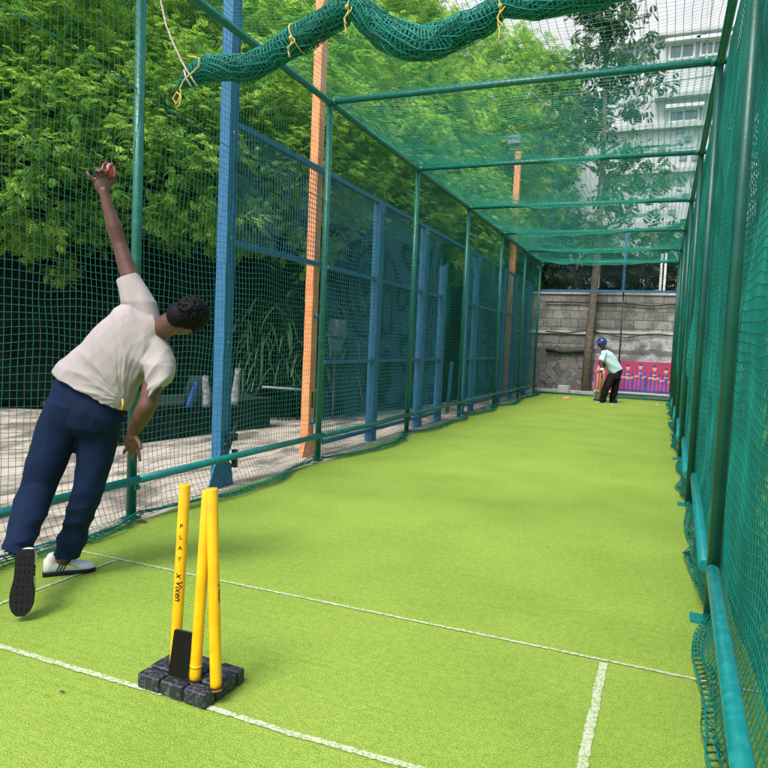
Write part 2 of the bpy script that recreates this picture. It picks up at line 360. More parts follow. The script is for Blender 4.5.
def lerpn(xs, n):
    return np.interp(np.linspace(0, len(xs) - 1, n), range(len(xs)), xs)
def smoothnoise(nu, nv, cu, cv, seed):
    r = np.random.RandomState(seed); g = r.randn(cu + 3, cv + 3)
    u = np.linspace(0, cu, nu); v = np.linspace(0, cv, nv); iu = u.astype(int); ivv = v.astype(int)
    fu = (u - iu); fv = (v - ivv); fu = fu * fu * (3 - 2 * fu); fv = fv * fv * (3 - 2 * fv)
    a = g[iu][:, ivv]; b = g[iu + 1][:, ivv]; c = g[iu][:, ivv + 1]; d = g[iu + 1][:, ivv + 1]
    fu = fu[:, None]; fv = fv[None]
    return a * (1 - fu) * (1 - fv) + b * fu * (1 - fv) + c * (1 - fu) * fv + d * fu * fv
def net_mesh(name, G, r, m, sides=3, ru=None):
    """G (nu,nv,3): grid of knots; every strand is a thin tube"""
    tu = np.gradient(G, axis=0); tv = np.gradient(G, axis=1)
    tu /= np.linalg.norm(tu, axis=2, keepdims=True) + 1e-9; tv /= np.linalg.norm(tv, axis=2, keepdims=True) + 1e-9
    n = np.cross(tu, tv); n /= np.linalg.norm(n, axis=2, keepdims=True) + 1e-9
    nu, nv = G.shape[:2]; VV = []; FF = []; off = 0
    for axis, t in ((0, tu), (1, tv)):
        s = np.cross(t, n); rr = r if axis == 0 or ru is None else ru
        rg = np.stack([G + rr * (math.cos(2 * math.pi * k / sides) * n + math.sin(2 * math.pi * k / sides) * s) for k in range(sides)], 2)  # nu,nv,sides,3
        idx = np.arange(nu * nv * sides).reshape(nu, nv, sides) + off
        a = idx[:-1] if axis == 0 else idx[:, :-1]; b = idx[1:] if axis == 0 else idx[:, 1:]
        f = np.stack([a, np.roll(a, -1, 2), np.roll(b, -1, 2), b], -1).reshape(-1, 4)
        VV.append(rg.reshape(-1, 3)); FF.append(f); off += nu * nv * sides
    return mesh_np(name, np.concatenate(VV), np.concatenate(FF), m)

# ================================================================ SETTING
XL, XR, ZT = -3.35, .307, 3.78
PY = [-1.86, .89, 3.64, 6.40, 9.15, 11.9, 14.68, 17.4, 19.75]
g = MB(); g.add([(-300, -300, -.03), (300, -300, -.03), (300, 300, -.03), (-300, 300, -.03)], [(0, 1, 2, 3)])
struct(g.build('ground', M['concrete']))
# turf: wavy left margin where the net gathers
g = MB(); ys = np.arange(-4, 20.31, .15)
V = []; F = []
for i, y in enumerate(ys):
    V += [(XL + .05 + .02 * math.sin(y * 2.1) + .012 * math.sin(y * 7), y, 0.), (8.2, y, 0.)]
    if i: F.append((2 * i - 2, 2 * i - 1, 2 * i + 1, 2 * i))
g.add(V, F)
nV = len(g.V); # thin turned edge
g.add([(v[0], v[1], -.03) for v in V[::2]] + [v for v in V[::2]], [(i, i + 1, len(ys) + i + 1, len(ys) + i) for i in range(len(ys) - 1)])
struct(g.build('turf', M['turf']))
def line(x0, y0, x1, y1, wd, seed):
    a = np.array([x0, y0]); b = np.array([x1, y1]); L = np.linalg.norm(b - a); n = max(8, int(L / .012)); d = (b - a) / L; s = np.array([-d[1], d[0]])
    r = np.random.RandomState(seed); V = []; F = []
    lo = np.interp(np.linspace(0, 1, n + 1), np.linspace(0, 1, 9), r.randn(9) * min(.003, .001 * L))
    for i in range(n + 1):
        p = a + d * L * i / n + s * lo[i]; w1 = wd / 2 + r.randn() * .0018; w2 = wd / 2 + r.randn() * .0018
        V += [(*(p + s * w1), .004), (*(p - s * w2), .004)]
        if i: F.append((2 * i - 2, 2 * i - 1, 2 * i + 1, 2 * i))
    m = MB(); m.add(V, F); return m
for i, (x0, y0, x1, y1, wd) in enumerate([(-3.1, 2.945, 3.9, 2.945, .019), (-3.25, 1.905, .285, 1.905, .027), (-.139, 2.925, -.148, 1.92, .033), (-2.80, 2.93, -2.80, 1.925, .022),
                                          (-2.75, 18.6, .1, 18.6, .03), (-2.62, 18.62, -2.66, 19.5, .03), (.02, 18.3, -.02, 19.2, .03)]):
    struct(line(x0, y0, x1, y1, wd, i).build('crease_marking', M['line']))

# ================================================================ CRICKET CAGE
cage = empty('practice_cage', (XL, PY[2], 0), 'green painted tubular steel frame of the cricket practice lane', 'cage frame')
def part(mb, name, m, par): return mb.build(name, m, par)
for X, side in ((XL, 'l'), (XR, 'r')):
    for y in PY:
        m = MB()
        if side == 'l': m.tube([(X, y, 0), (X, y, ZT - .03)], .034, 16)
        else: m.tube([(X, y, 0), (X, y, ZT - .03)], .030, 16)
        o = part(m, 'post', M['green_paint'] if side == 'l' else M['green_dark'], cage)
        f = MB()
        if side == 'r': f.box(X - .09, X + .06, y - .055, y + .055, .002, .014); f.build('foot_plate', M['green_rail'], o)
        else: f.box(X - .05, X + .05, y - .05, y + .05, .002, .012); f.build('foot_plate', M['green_paint'], o)
        if side == 'l':
            cbm = MB(); cbm.box(X - .05, X + .052, y - .012, y + .012, .21, .25); cbm.tube([(X + .05, y, .23), (X + .07, y, .23)], .012, 8); cbm.build('clamp', M['green_paint'], o)
for y in PY:
    m = MB(); m.tube([(XL, y, ZT), (XL * .5 + XR * .5, y, ZT + .008), (XR, y, ZT)], .031, 14); m.tube([(XL + .03, y, ZT), (XL + .075, y, ZT)], .036, 14); m.tube([(XR - .075, y, ZT), (XR - .03, y, ZT)], .036, 14); part(m, 'roof_beam', M['green_paint'], cage)
for X in (XL, XR):
    m = MB(); m.tube([(X, PY[0], ZT - .005), (X, PY[-1], ZT - .005)], .033, 14); part(m, 'top_rail', M['green_paint'], cage)
for i in range(len(PY) - 1):
    m = MB(); a, b = PY[i], PY[i + 1]
    m.tube([(XL + .058, a, .285), (XL + .062, (a + b) / 2, .27 + .01 * (i % 3)), (XL + .058, b, .285)], .029, 14); part(m, 'bottom_rail', M['green_rail'] if i < 3 else M['green_paint'], cage)
for i in range(1, len(PY)):
    b, a = PY[i], PY[i - 1]
    m = MB(); dx_ = 0 if i == 2 else .034; m.tube([(XR - .006 + dx_, b - .028, .278), (XR - .008 + dx_, b - .06, .274), (XR - .070 + dx_, a + .034, .265)], [.014, .031, .031], 14); part(m, 'bottom_rail', M['green_rail'], cage)
m = MB(); m.tube([(XL, PY[-1], .06), (XR, PY[-1], .06)], .03, 10); part(m, 'end_rail', M['green_paint'], cage)

# --- nets, every strand modelled
def bayphase(Y):
    ph = np.zeros_like(Y)
    for i in range(len(PY) - 1):
        k = (Y >= PY[i]) & (Y < PY[i + 1]); ph[k] = (Y[k] - PY[i]) / (PY[i + 1] - PY[i])
    return ph
def side_net(name, X, sgn, y0, y1, cell, r, m, seed, bulge=.05, drape=1., zj=.012, ztop=ZT - .02, pile=.35, ru=None):
    nb = int(pile / cell); nw = int(ztop / cell) + 1; nv = nb + nw; nu = int((y1 - y0) / cell) + 1
    Y = np.linspace(y0, y1, nu)[:, None] * np.ones((1, nv)); jj = np.arange(nv) - nb
    Z = np.where(jj >= 0, jj * ztop / (nw - 1), 0.)[None] * np.ones((nu, 1)); gt = np.clip(-jj / max(1, nb), 0, 1)[None] * np.ones((nu, 1))   # gt: how far along the pile on the ground
    ph = bayphase(Y[:, 0])[:, None]; sag = np.sin(np.pi * ph); L = y1 - y0
    n1 = smoothnoise(nu, nv, max(2, int(L * 1.3)), 5, seed); n2 = smoothnoise(nu, nv, max(2, int(L * 3)), 14, seed + 1)
    n3 = smoothnoise(nu, nv, max(2, int(L * 1.0)), 6, seed + 2); n4 = smoothnoise(nu, nv, max(2, int(L * 5)), 18, seed + 3)
    Xo = X + bulge * .5 * n1 * np.sin(np.pi * np.clip(Z / ztop, 0, 1)) + .006 * n2
    Yo = Y + .02 * n3 + .005 * n4 + gt * .03 * n2; Zo = Z + zj * n2 + .03 * n1 * np.clip(1 - Z / 3, 0, 1) - .03 * sag * np.clip(Z, 0, 1) * np.clip((ztop - Z), 0, 1)
    low = np.clip((.34 - Z) / .34, 0, 1); nl = smoothnoise(nu, 1, max(2, int(L * 1.6)), 1, seed + 9)
    scal = (.24 * sag ** .7 + .02 + .05 * nl) * drape
    Xo = Xo + sgn * low ** 1.2 * scal + sgn * gt * (.10 * drape) + np.where(jj < 0, 1, 0)[None] * (.022 * np.sin(jj * 2.6)[None] + .012 * n4)
    Zo = np.where(Z < .09, .012 + np.clip(Z, 0, .1) * .8 + .018 * np.abs(n2) + (jj < 0)[None] * (.030 * np.abs(np.sin(jj * 1.9 + 1.5 * n1)) * (1 - gt * .6)), Zo)
    e = nb // 2
    return net_mesh(name, np.stack([Xo, Yo, Zo], -1), r, m, ru=ru), np.stack([Xo[:, e], Yo[:, e], Zo[:, e] + .01], -1)
me, edge = side_net('left_net', XL, 1, -1.86, 19.75, .047, .00175, M['net_green'], 3, drape=.8, pile=.75)
ln = put(me, 'side_net'); tag(ln, 'green knotted netting forming the left wall of the lane behind the bowler', 'netting', 'green nets of the cricket cage')
m = MB(); pts = [(p[0] + .01 * math.sin(i * 1.3), p[1], max(.010, p[2])) for i, p in enumerate(edge[::3])]; m.tube(pts, .0055, 6); m.build('edge_rope', M['net_teal'], ln)
m = MB(); pts = [onx(px, py, XL + .006) for px, py in ((0, 5), (60, 38), (130, 85), (220, 143))]
m.tube([(XL + .004, -1.8, 3.05), (XL + .004, .9, 3.03), (XL + .004, 2.6, 3.0), (XL + .004, 3.0, 2.99), (XL + .004, 3.55, 2.93), (XL + .004, 4.54, 2.84), (XL + .004, 6.4, 2.75)], .0045, 6); m.build('seam_cord', M['net_teal'], ln)

me, edge = side_net('right_net', XR + .045, -1, -1.86, 19.75, .045, .0027, M['net_teal'], 23, bulge=.07, drape=.30, zj=.022, pile=.3)
rn = put(me, 'side_net'); tag(rn, 'teal knotted netting forming the right wall of the lane close to the viewer', 'netting', 'green nets of the cricket cage')
me, edge = side_net('right_net2', XR + .11, 1, .2, 19.75, .040, .0027, M['net_teal'], 43, bulge=.06, drape=.06, zj=.03, pile=.0)
rn2 = put(me, 'side_net'); tag(rn2, 'second teal net layer hanging just behind the right wall netting', 'netting', 'green nets of the cricket cage')
me, edge = side_net('right_net3', XR + .24, 1, .2, 19.75, .048, .0026, M['net_teal'], 53, bulge=.09, drape=.06, zj=.03, pile=.0)
rn3 = put(me, 'side_net'); tag(rn3, 'innermost fold of loose teal net furthest behind the right wall netting', 'netting', 'green nets of the cricket cage')
# roof net lying over the beams
cell = .052; y0, y1 = -1.86, 19.75; nu = int((y1 - y0) / cell) + 1; nv = int((XR - XL) / .060) + 1
Y = np.linspace(y0, y1, nu)[:, None] * np.ones((1, nv)); X = np.linspace(XL, XR, nv)[None] * np.ones((nu, 1))
ph = bayphase(Y[:, 0])[:, None]; tx = (X - XL) / (XR - XL)
n1 = smoothnoise(nu, nv, 26, 5, 5); n2 = smoothnoise(nu, nv, 90, 16, 6)
Z = ZT + .036 - .16 * np.sin(np.pi * ph) * (np.sin(np.pi * tx) ** .5) * (1 + .35 * n1) + .005 * n2
X = X + .02 * n1 * np.sin(np.pi * tx) + .006 * n2
me = net_mesh('roof_net', np.stack([X, Y + .012 * n2, Z], -1), .0023, M['net_roof'], ru=.0011)
Z2 = ZT + .05 - .26 * np.sin(np.pi * ph) ** .8 * (np.sin(np.pi * tx) ** .5) * (1 + .3 * n1[::-1]) + .006 * n2; k0 = int((6.4 - y0) / cell)
me2 = net_mesh('roof_net2', np.stack([X + .01, Y, Z2], -1)[k0:], .0019, M['net_roof'], ru=.0019); o = put(me2, 'roof_net'); tag(o, 'second sagging layer of green netting over the roof beams farther down the lane', 'netting', 'green nets of the cricket cage')
rf = put(me, 'roof_net'); tag(rf, 'green netting stretched over the roof beams of the cage', 'netting', 'green nets of the cricket cage')
# end screen: blue rail, black pole, chain-link above
es = empty('end_screen', (XL, 19.85, 0), 'open end frame with blue rail, dark middle pole and chain link above', 'screen frame')
m = MB(); m.box(XL, XR + .06, 19.83, 19.89, 2.97, 3.03); part(m, 'cross_rail', M['blue_paint'], es)
m = MB(); m.tube([(-1.06, 19.93, 0), (-1.06, 19.93, 2.97)], .022, 10); m.box(-1.10, -1.02, 19.9, 19.96, 1.05, 1.10); part(m, 'middle_pole', M['black_metal'], es)
m = MB(); m.box(-1.11, -1.04, 19.87, 19.93, 3.03, 4.6); part(m, 'upper_post', M['blue_paint'], es)
m = MB(); c = .075
for k in range(-12, int(3.7 / c) + 2):
    for sg in (1, -1):
        x0 = XL + k * c; a = (x0, 19.86, 3.03); b = (x0 + sg * .72, 19.86 , 3.75)
        if XL - .01 <= min(a[0], b[0]) and max(a[0], b[0]) <= XR + .07: m.tube([a, b], .0028, 4)
part(m, 'chain_link', M['chain'], es)

# neighbouring lane on the right: frame and net
nb = empty('neighbour_cage', (3.96, 3.6, 0), 'green tubular frame of the next practice lane beyond the right hand net', 'cage frame')
for y in PY: m = MB(); m.tube([(3.96, y, 0), (3.96, y, ZT)], .034, 10); part(m, 'post', M['green_paint'], nb)
m = MB(); m.tube([(3.96, PY[0], ZT), (3.96, PY[-1], ZT)], .033, 10); part(m, 'top_rail', M['green_paint'], nb)
for y in PY: m = MB(); m.tube([(XR + .03, y, ZT), (3.93, y, ZT)], .03, 10); part(m, 'roof_beam', M['green_paint'], nb)
me, _ = side_net('far_net', 3.96, 1, -1.86, 19.75, .09, .003, M['net_teal'], 63, drape=.2)
o = put(me, 'side_net'); tag(o, 'green net on the far side of the neighbouring lane', 'netting', 'green nets of the cricket cage')

# ================================================================ ROLLED-UP NET OVERHEAD
RY = 3.64
rp = [(180, 86), (190, 76), (205, 66), (225, 66), (245, 67), (268, 58), (300, 40), (330, 24), (350, 9), (362, 12), (378, 30), (400, 40), (425, 43), (450, 33), (475, 22), (498, 7), (512, 5), (535, 7), (560, 4), (590, -2), (620, -10), (660, -22)]
P = np.array([ony(px, py, RY) for px, py in rp] + [[.05, RY, 3.36], [.27, RY, 3.52]]); rp += [(700, 0), (740, 0)]; tt = np.r_[0, np.cumsum(np.linalg.norm(np.diff(P, axis=0), axis=1))]
NS = 260; ts = np.linspace(0, tt[-1], NS); C = np.stack([np.interp(ts, tt, P[:, i]) for i in range(3)], 1)
for _ in range(4): C[1:-1] = (C[:-2] + 2 * C[1:-1] + C[2:]) / 4
C[:, 1] += .03 * np.sin(ts * 4)
px_t = np.interp(ts, tt, [p[0] for p in rp])
Rr = np.interp(px_t, [180, 190, 205, 240, 300, 345, 353, 362, 400, 440, 490, 503, 515, 600, 660], [.02, .055, .072, .078, .080, .072, .050, .072, .092, .086, .072, .048, .066, .062, .06])
T = np.gradient(C, axis=0); T /= np.linalg.norm(T, axis=1, keepdims=True); U = np.array([0, 1., 0]) - T * T[:, 1:2]; U /= np.linalg.norm(U, axis=1, keepdims=True); S = np.cross(T, U)
def tube_grid(nu, nv, fr, seed, amp, twist=0.):
    ii = np.linspace(0, NS - 1, nu); c = np.stack([np.interp(ii, range(NS), C[:, k]) for k in range(3)], 1)
    u = np.stack([np.interp(ii, range(NS), U[:, k]) for k in range(3)], 1); s = np.stack([np.interp(ii, range(NS), S[:, k]) for k in range(3)], 1)
    r = np.interp(ii, range(NS), Rr) * fr; th = np.linspace(0, 2 * np.pi, nv); nz = smoothnoise(nu, nv, max(3, nu // 5), 8, seed); nz[:, -1] = nz[:, 0]
    nz2 = smoothnoise(nu, nv, max(3, nu // 3), 10, seed + 5); nz2[:, -1] = nz2[:, 0]
    A = th[None] + (np.arange(nu) * twist)[:, None] + .13 * nz2; rr = r[:, None] * (1 + amp * nz + .04 * nz2)
    return c[:, None] + rr[..., None] * (np.cos(A)[..., None] * u[:, None] + np.sin(A)[..., None] * s[:, None]) + T[np.clip(ii.astype(int), 0, NS - 1)][:, None] * (.012 * nz2)[..., None]
roll = empty('rolled_net', tuple(C[0]), 'thick sagging roll of bundled green net tied up overhead across the lane', 'rolled net')
G0 = tube_grid(200, 25, .80, 1, .10); nu, nv = G0.shape[:2]
idx = np.arange(nu * nv).reshape(nu, nv); F = np.stack([idx[:-1, :-1], idx[:-1, 1:], idx[1:, 1:], idx[1:, :-1]], -1).reshape(-1, 4)
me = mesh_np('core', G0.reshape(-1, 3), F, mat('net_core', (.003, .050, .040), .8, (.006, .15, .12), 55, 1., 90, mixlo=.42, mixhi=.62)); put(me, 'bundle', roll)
for k, (fr, sd_, tw) in enumerate(((.93, 11, .10), (1.02, 12, -.12), (1.06, 13, .05))):
    me = net_mesh('layer', tube_grid(150, 15, fr, sd_, .10, tw), .0026, M['net_teal'] if k != 1 else M['net_green'], 4); put(me, 'net_layer', roll)
for j, px in enumerate((300, 353, 503)):
    i = int(np.argmin(abs(px_t - px))); r = Rr[i] * 1.12; m = MB()
    m.tube([tuple(C[i] + T[i] * .004 * math.sin(a * 2) + r * (math.cos(a) * U[i] + math.sin(a) * S[i])) for a in np.linspace(0, 4 * math.pi, 40)], .0045, 6)
    b = C[i] - np.array([0, r, 0]) + np.array([0, 0, -r * .4]); L = (.12, .17, .20)[j]
    m.tube([tuple(b + np.array([.008 * math.sin(k * 1.3 + j), -.004 * k, -L * k / 6])) for k in range(7)], .0042, 6)
    m.tube([tuple(b + np.array([.02 * math.sin(k * .9 + j) + .01, -.004 * k, -L * .6 * k / 6])) for k in range(7)], .0042, 6)
    m.ell(b + np.array([0, -.005, 0]), .012, .012, .014)
    m.build('tie_cord', M['yellow_rope'], roll)
for px in (353, 503, 655):
    i = int(np.argmin(abs(px_t - px))); m = MB(); t0 = C[i] + np.array([0, 0, Rr[i] * .8]); m.tube([tuple(t0), (t0[0] + .01, RY - .02, (t0[2] + ZT) / 2), (t0[0] + .015, RY - .036, ZT - .02), (t0[0] + .015, RY, ZT + .042), (t0[0] + .01, RY + .036, ZT - .01), tuple(t0 + np.array([.012, .01, .02]))], .004, 6); m.build('tie_cord', M['yellow_rope'], roll)
hr = MB(); pts = [ony(px, py, RY - .05) for px, py in ((150, -60), (158, -20), (161, 2), (166, 25), (174, 45), (182, 62), (189, 74), (197, 86))]; hr.tube([tuple(p) for p in pts], .006, 7)
pts = [ony(px, py, RY - .09) for px, py in ((184, 70), (186, 78), (191, 86))]; hr.tube([tuple(p) for p in pts], .006, 7)
tag(hr.build('hanging_rope', M['rope'], loc=tuple(ony(161, 2, RY - .05))), 'pale rope running down from the cage top to the left end of the rolled net', 'rope')
lp = MB(); pts = [ony(px, py, RY - .11) for px, py in ((188, 56), (199, 58), (199, 66), (193, 72), (184, 80), (180, 88), (181, 94), (178, 101), (174, 108), (176, 104), (173, 98), (177, 92), (181, 96), (180, 104), (176, 109))]
lp.tube([tuple(p) for p in pts], .005, 7); lp.build('tie_cord', M['yellow_rope'], roll)

# ================================================================ LEFT: BLUE MESH FENCE, ORANGE COLUMNS
FX = -3.56
fence = empty('mesh_fence', (FX, 4.9, 0), 'blue painted steel fence with wire mesh panels standing just outside the left net', 'fence')
def col_post(y, z1, wd, name='post', par=fence, m='blue_paint', X=FX, gus=True):
    b = MB(); b.box(X - .05, X + .05, y - wd / 2, y - wd / 2 + .008, -.03, z1); b.box(X - .05, X + .05, y + wd / 2 - .008, y + wd / 2, -.03, z1); b.box(X + .035, X + .043, y - wd / 2 + .008, y + wd / 2 - .008, -.03, z1)
    o = part(b, name, M[m], par)
    for zz in np.arange(.35, min(z1, 3.3), .9): k = MB(); k.tube([(X + .043, y, zz), (X + .052, y, zz)], .016, 8); k.build('bolt', M['steel'], o)
    return o
def gusset(par, X, y, m):
    b = MB(); k = [(y - .25, -.03), (y + .12, -.03), (y + .08, .16), (y - .08, .30), (y - .17, .16)]
    V = [(X + .054, a, z) for a, z in k] + [(X + .064, a, z) for a, z in k]; n = len(k)
    b.add(V, [tuple(range(n)), tuple(reversed(range(n, 2 * n)))] + [(i, n + i, n + (i + 1) % n, (i + 1) % n) for i in range(n)]); b.build('base_plate', M[m], par)
p0 = col_post(4.95, 7.2, .13); gusset(p0, FX, 4.95, 'blue_paint')
for y, z1, wd in ((8.32, 3.12, .16), (10.2, 3.12, .18), (11.25, 2.66, .16), (12.75, 3.12, .15), (13.5, 3.12, .14), (16.0, 3.12, .18), (17.4, 3.12, .14), (19.2, 3.12, .2)): col_post(y, z1, wd)
def rail(y0, y1, z, t=.05):
    b = MB(); b.box(FX - .03, FX + .03, y0, y1, z - t / 2, z + t / 2); part(b, 'rail', M['blue_paint'], fence)
rail(5.03, 20.2, 3.15); rail(5.03, 6.65, 2.13); rail(6.85, 11.17, 2.13, .04); rail(12.83, 20.2, 2.13, .04); rail(6.85, 11.17, 1.05, .04); rail(12.83, 20.2, 1.05, .04); rail(6.85, 11.17, .12, .04); rail(12.83, 20.2, .12, .04)
def wire_panel(y0, y1, z0, z1):
    b = MB()
    V = []; F = []
    nu = int((y1 - y0) / .05) + 1; nv = int((z1 - z0) / .05) + 1
    G = np.stack(np.meshgrid(np.linspace(y0, y1, nu), np.linspace(z0, z1, nv), indexing='ij'), -1); G = np.concatenate([np.full((nu, nv, 1), FX), G], -1); G[..., 0] += .004 * smoothnoise(nu, nv, 4, 4, nu)
    put(net_mesh('wire', G, .0033, M['wire']), 'mesh_panel', fence)
wire_panel(5.05, 6.62, 2.16, 3.12); wire_panel(6.86, 11.15, .14, 3.12); wire_panel(12.84, 20.15, .14, 3.12)
b = MB(); b.beam(tuple(onx(447, 413, FX + .1)), tuple(onx(452, 362, FX + .1)), .12, .03, (1, 0, 0)); tag(b.build('loose_plank', M['blue_paint'], loc=tuple(onx(447, 413, FX + .1))), 'blue board leaning in the dark opening of the mesh fence', 'board')
oc = empty('steel_column', (-3.72, 6.82, 0), 'tall orange steel column behind the left net near the third green post', 'column')
b = MB(); b.box(-3.77, -3.67, 6.76, 6.90, -.03, 7.2, .006); b.build('shaft', M['orange_paint'], oc)
b = MB(); k = [(6.60, -.03), (6.93, -.03), (6.92, .22), (6.70, .22)]; V = [(-3.66, a, z) for a, z in k] + [(-3.65, a, z) for a, z in k]
b.add(V, [(0, 1, 2, 3), (7, 6, 5, 4)] + [(i, 4 + i, 4 + (i + 1) % 4, (i + 1) % 4) for i in range(4)]); b.build('base_plate', M['orange_paint'], oc)
b = MB(); b.box(-3.67, -3.662, 6.81, 6.855, .52, .70); b.build('slot', M['black_metal'], oc)
for z in (.36, 1.57): b = MB(); b.tube([(-3.67, 6.83, z), (-3.63, 6.83, z)], .028, 10); b.build('bolt', M['blue_paint'], oc)
oc2 = empty('lamp_post', (-4.0, 19.6, 0), 'distant orange post with grey floodlight head beyond the far left cage corner', 'lamp post')
tp = onx(519, 152, -4.0); b = MB(); b.box(-4.09, -3.93, tp[1] - .07, tp[1] + .07, -.03, tp[2]); b.build('shaft', M['orange_paint'], oc2)
b = MB(); b.tube([(-4.0, tp[1], tp[2]), (-3.98, tp[1], tp[2] + .22)], .03, 8); b.box(-4.32, -3.95, tp[1] - .12, tp[1] + .1, tp[2] + .2, tp[2] + .45, .02); b.build('lamp_head', M['blue_cloth'] if False else M['grey_cloth'], oc2)

# small things clamped on the first blue post and panel
b = MB(); p = onx(232, 437, FX + .07); b.box(p[0] - .03, p[0] + .03, p[1] - .06, p[1] + .05, p[2] - .03, p[2] + .03); b.tube([(p[0], p[1] - .05, p[2] - .1), (p[0], p[1] + .06, p[2] + .12)], .018, 8); b.box(p[0] - .02, p[0] + .02, p[1] + .03, p[1] + .07, p[2] - .28, p[2] - .12)
b.build('latch', M['black_metal'], p0)
b = MB(); p = onx(240, 165, FX + .05); b.box(p[0] - .03, p[0] + .02, p[1] - .04, p[1] + .05, p[2] - .06, p[2] + .02); b.build('hinge', M['black_metal'], p0)

# ================================================================ DARK SCREEN, PLATFORM, PLANTS BEHIND THE FENCE
base = [(-18, 5.4), (-13.5, 6.6), (-9.8, 7.75), (-7.9, 8.9), (-5.85, 9.75), (-5.35, 10.3), (-5.1, 11.2), (-4.75, 13), (-4.6, 15), (-4.5, 20.6)]
dn = MB(); pts = []
for (a, b_) in zip(base[:-1], base[1:]):
    n = max(2, int(math.dist(a, b_) / .15))
    for k in range(n): f = k / n; pts.append((a[0] + (b_[0] - a[0]) * f, a[1] + (b_[1] - a[1]) * f))
rings = []; sn = smoothnoise(len(pts), 14, len(pts) // 4, 5, 77)
for i, (x, y) in enumerate(pts):
    t = (i / len(pts)); rings.append([(x + .05 * sn[i, j] + .03 * math.sin(i * 1.7), y + .05 * sn[i, j], -.03 + j * .2 * 1.27) for j in range(14)] + [(x - .05, y + .12, 3.31), (x - .05, y + .12, -.03)])
dn.rings(rings, True, True)
tag(dn.build('screen_wall', M['dark_net'], loc=(-7.9, 8.9, -.03)), 'dark green shade cloth screen standing under the trees behind the fence', 'screen')
sl = MB(); sl.tube([tuple(np.array(onx(262, 387, -5.6)) ), tuple(onx(322, 391, -5.0))], .02, 6); tag(sl.build('pipe', M['vent_grey'], loc=tuple(onx(262, 387, -5.6))), 'pale thin pipe lying in front of the dark screen near the orange column', 'pipe')
pl = empty('bench', (-5.9, 7.6, -.03), 'low dark covered platform with kit lying on it behind the left net', 'bench')
def quadbox(mb, pts4, z0, z1):
    V = [(x, y, z0) for x, y in pts4] + [(x, y, z1) for x, y in pts4]; mb.add(V, [(3, 2, 1, 0), (4, 5, 6, 7)] + [(i, (i + 1) % 4, 4 + (i + 1) % 4, 4 + i) for i in range(4)], False)
fp = [gr(158, 441, -.03), gr(215, 437, -.03), gr(270, 427, -.03)]
b = MB(); A = fp[0][:2]; B = fp[2][:2]; dv = (B - A) / np.linalg.norm(B - A); nn = np.array([-dv[1], dv[0]]); A = A - dv * .8
quadbox(b, [A, B, B + nn * 1.1, A + nn * 1.1], -.03, .36); b.build('skirt', M['dark_canvas'], pl)
b = MB(); quadbox(b, [A - nn * .04 - dv * .03, B - nn * .04 + dv * .03, B + nn * 1.13 + dv * .03, A + nn * 1.13 - dv * .03], .362, .41); b.build('top', M['dark_canvas'], pl)
def cloth(px, py, wd, ht, m, name, label, cat, lean=.1, seed=1, dd=.35):
    o = np.array([*(A + dv * 0), 0]); # on platform: intersect ray with platform top
    p = gr(px, py, .41); p = p
    mb = MB(); r = np.random.RandomState(seed); rings = []
    for j in range(9):
        f = j / 8; rings.append([(p[0] + math.cos(a) * wd * (1 - .45 * f * f) * (1 + .10 * math.sin(5 * f + seed) + .04 * r.randn()) + lean * f * ht, p[1] + math.sin(a) * .05 * (1 + .1 * r.randn()), .412 + ht * f + .03 * f * math.sin(3 * a + seed)) for a in np.linspace(0, 2 * math.pi, 12, endpoint=False)])
    mb.rings(rings, True, True); return tag(mb.build(name, m, loc=(p[0], p[1], .41)), label, cat)
cloth(194, 406, .17, .36, M['dark_canvas'], 'kit_bag', 'dark upright kit bag on the platform left of the blue post', 'bag', seed=4)
cloth(189, 407, .035, .30, M['blue_cloth'], 'towel', 'blue cloth lying against the kit bag', 'towel', .35, seed=5)
cloth(206, 407, .05, .36, M['grey_cloth'], 'towel', 'light grey cloth hanging at the right of the kit bag', 'towel', -.05, seed=6)
cloth(234, 405, .05, .46, M['grey_cloth'], 'towel', 'pale grey cloth standing just right of the blue post', 'towel', .1, seed=7)

def leaves_mesh(name, V4, tint, m):
    """V4 (n,4,3) quads, tint (n,)"""
    n = len(V4); me = mesh_np(name, V4.reshape(-1, 3), np.arange(n * 4).reshape(n, 4), m, smooth=False)
    at = me.attributes.new('tint', 'FLOAT', 'POINT'); at.data.foreach_set('value', np.repeat(np.clip(tint, 0, 1), 4).astype(np.float32)); return me
# frond template: pinnate leaf along +x, normal +z
def frond_tpl(npair=8, L=.36, ll=.075, lw=.024):
    Q = []
    for k in range(npair + 1):
        f = (k + .6) / (npair + .6); x = L * f; z = -.10 * L * f * f * 2.2
        szf = (.65 + .7 * math.sin(math.pi * min(1, f * .9 + .08)))
        for sg in ((1, -1) if k < npair else (0,)):
            a = rad(58) * sg; d = np.array([math.cos(a), math.sin(a), -.28]); d /= np.linalg.norm(d); s = np.array([-d[1], d[0], 0]); s /= np.linalg.norm(s)
            b = np.array([x, 0, z]); l = ll * szf; w2 = lw * szf / 2
            Q.append([b, b + d * l * .5 + s * w2 + np.array([0, 0, .004]), b + d * l, b + d * l * .5 - s * w2 + np.array([0, 0, .004])])
    return np.array(Q)
def place_fronds(tpl, P, D, scale, roll):
    """P (n,3) D (n,3) outward dirs"""
    D = D / np.linalg.norm(D, axis=1, keepdims=True); up = np.array([0, 0, 1.]); S = np.cross(up, D); S /= np.linalg.norm(S, axis=1, keepdims=True) + 1e-6; N = np.cross(D, S)
    c = np.cos(roll)[:, None]; s = np.sin(roll)[:, None]; S2 = S * c + N * s; N2 = N * c - S * s
    B = np.stack([D, S2, N2], 1)      # n,3,3 rows
    return np.einsum('qvk,nkj->nqvj', tpl, B) * scale[:, None, None, None] + P[:, None, None]
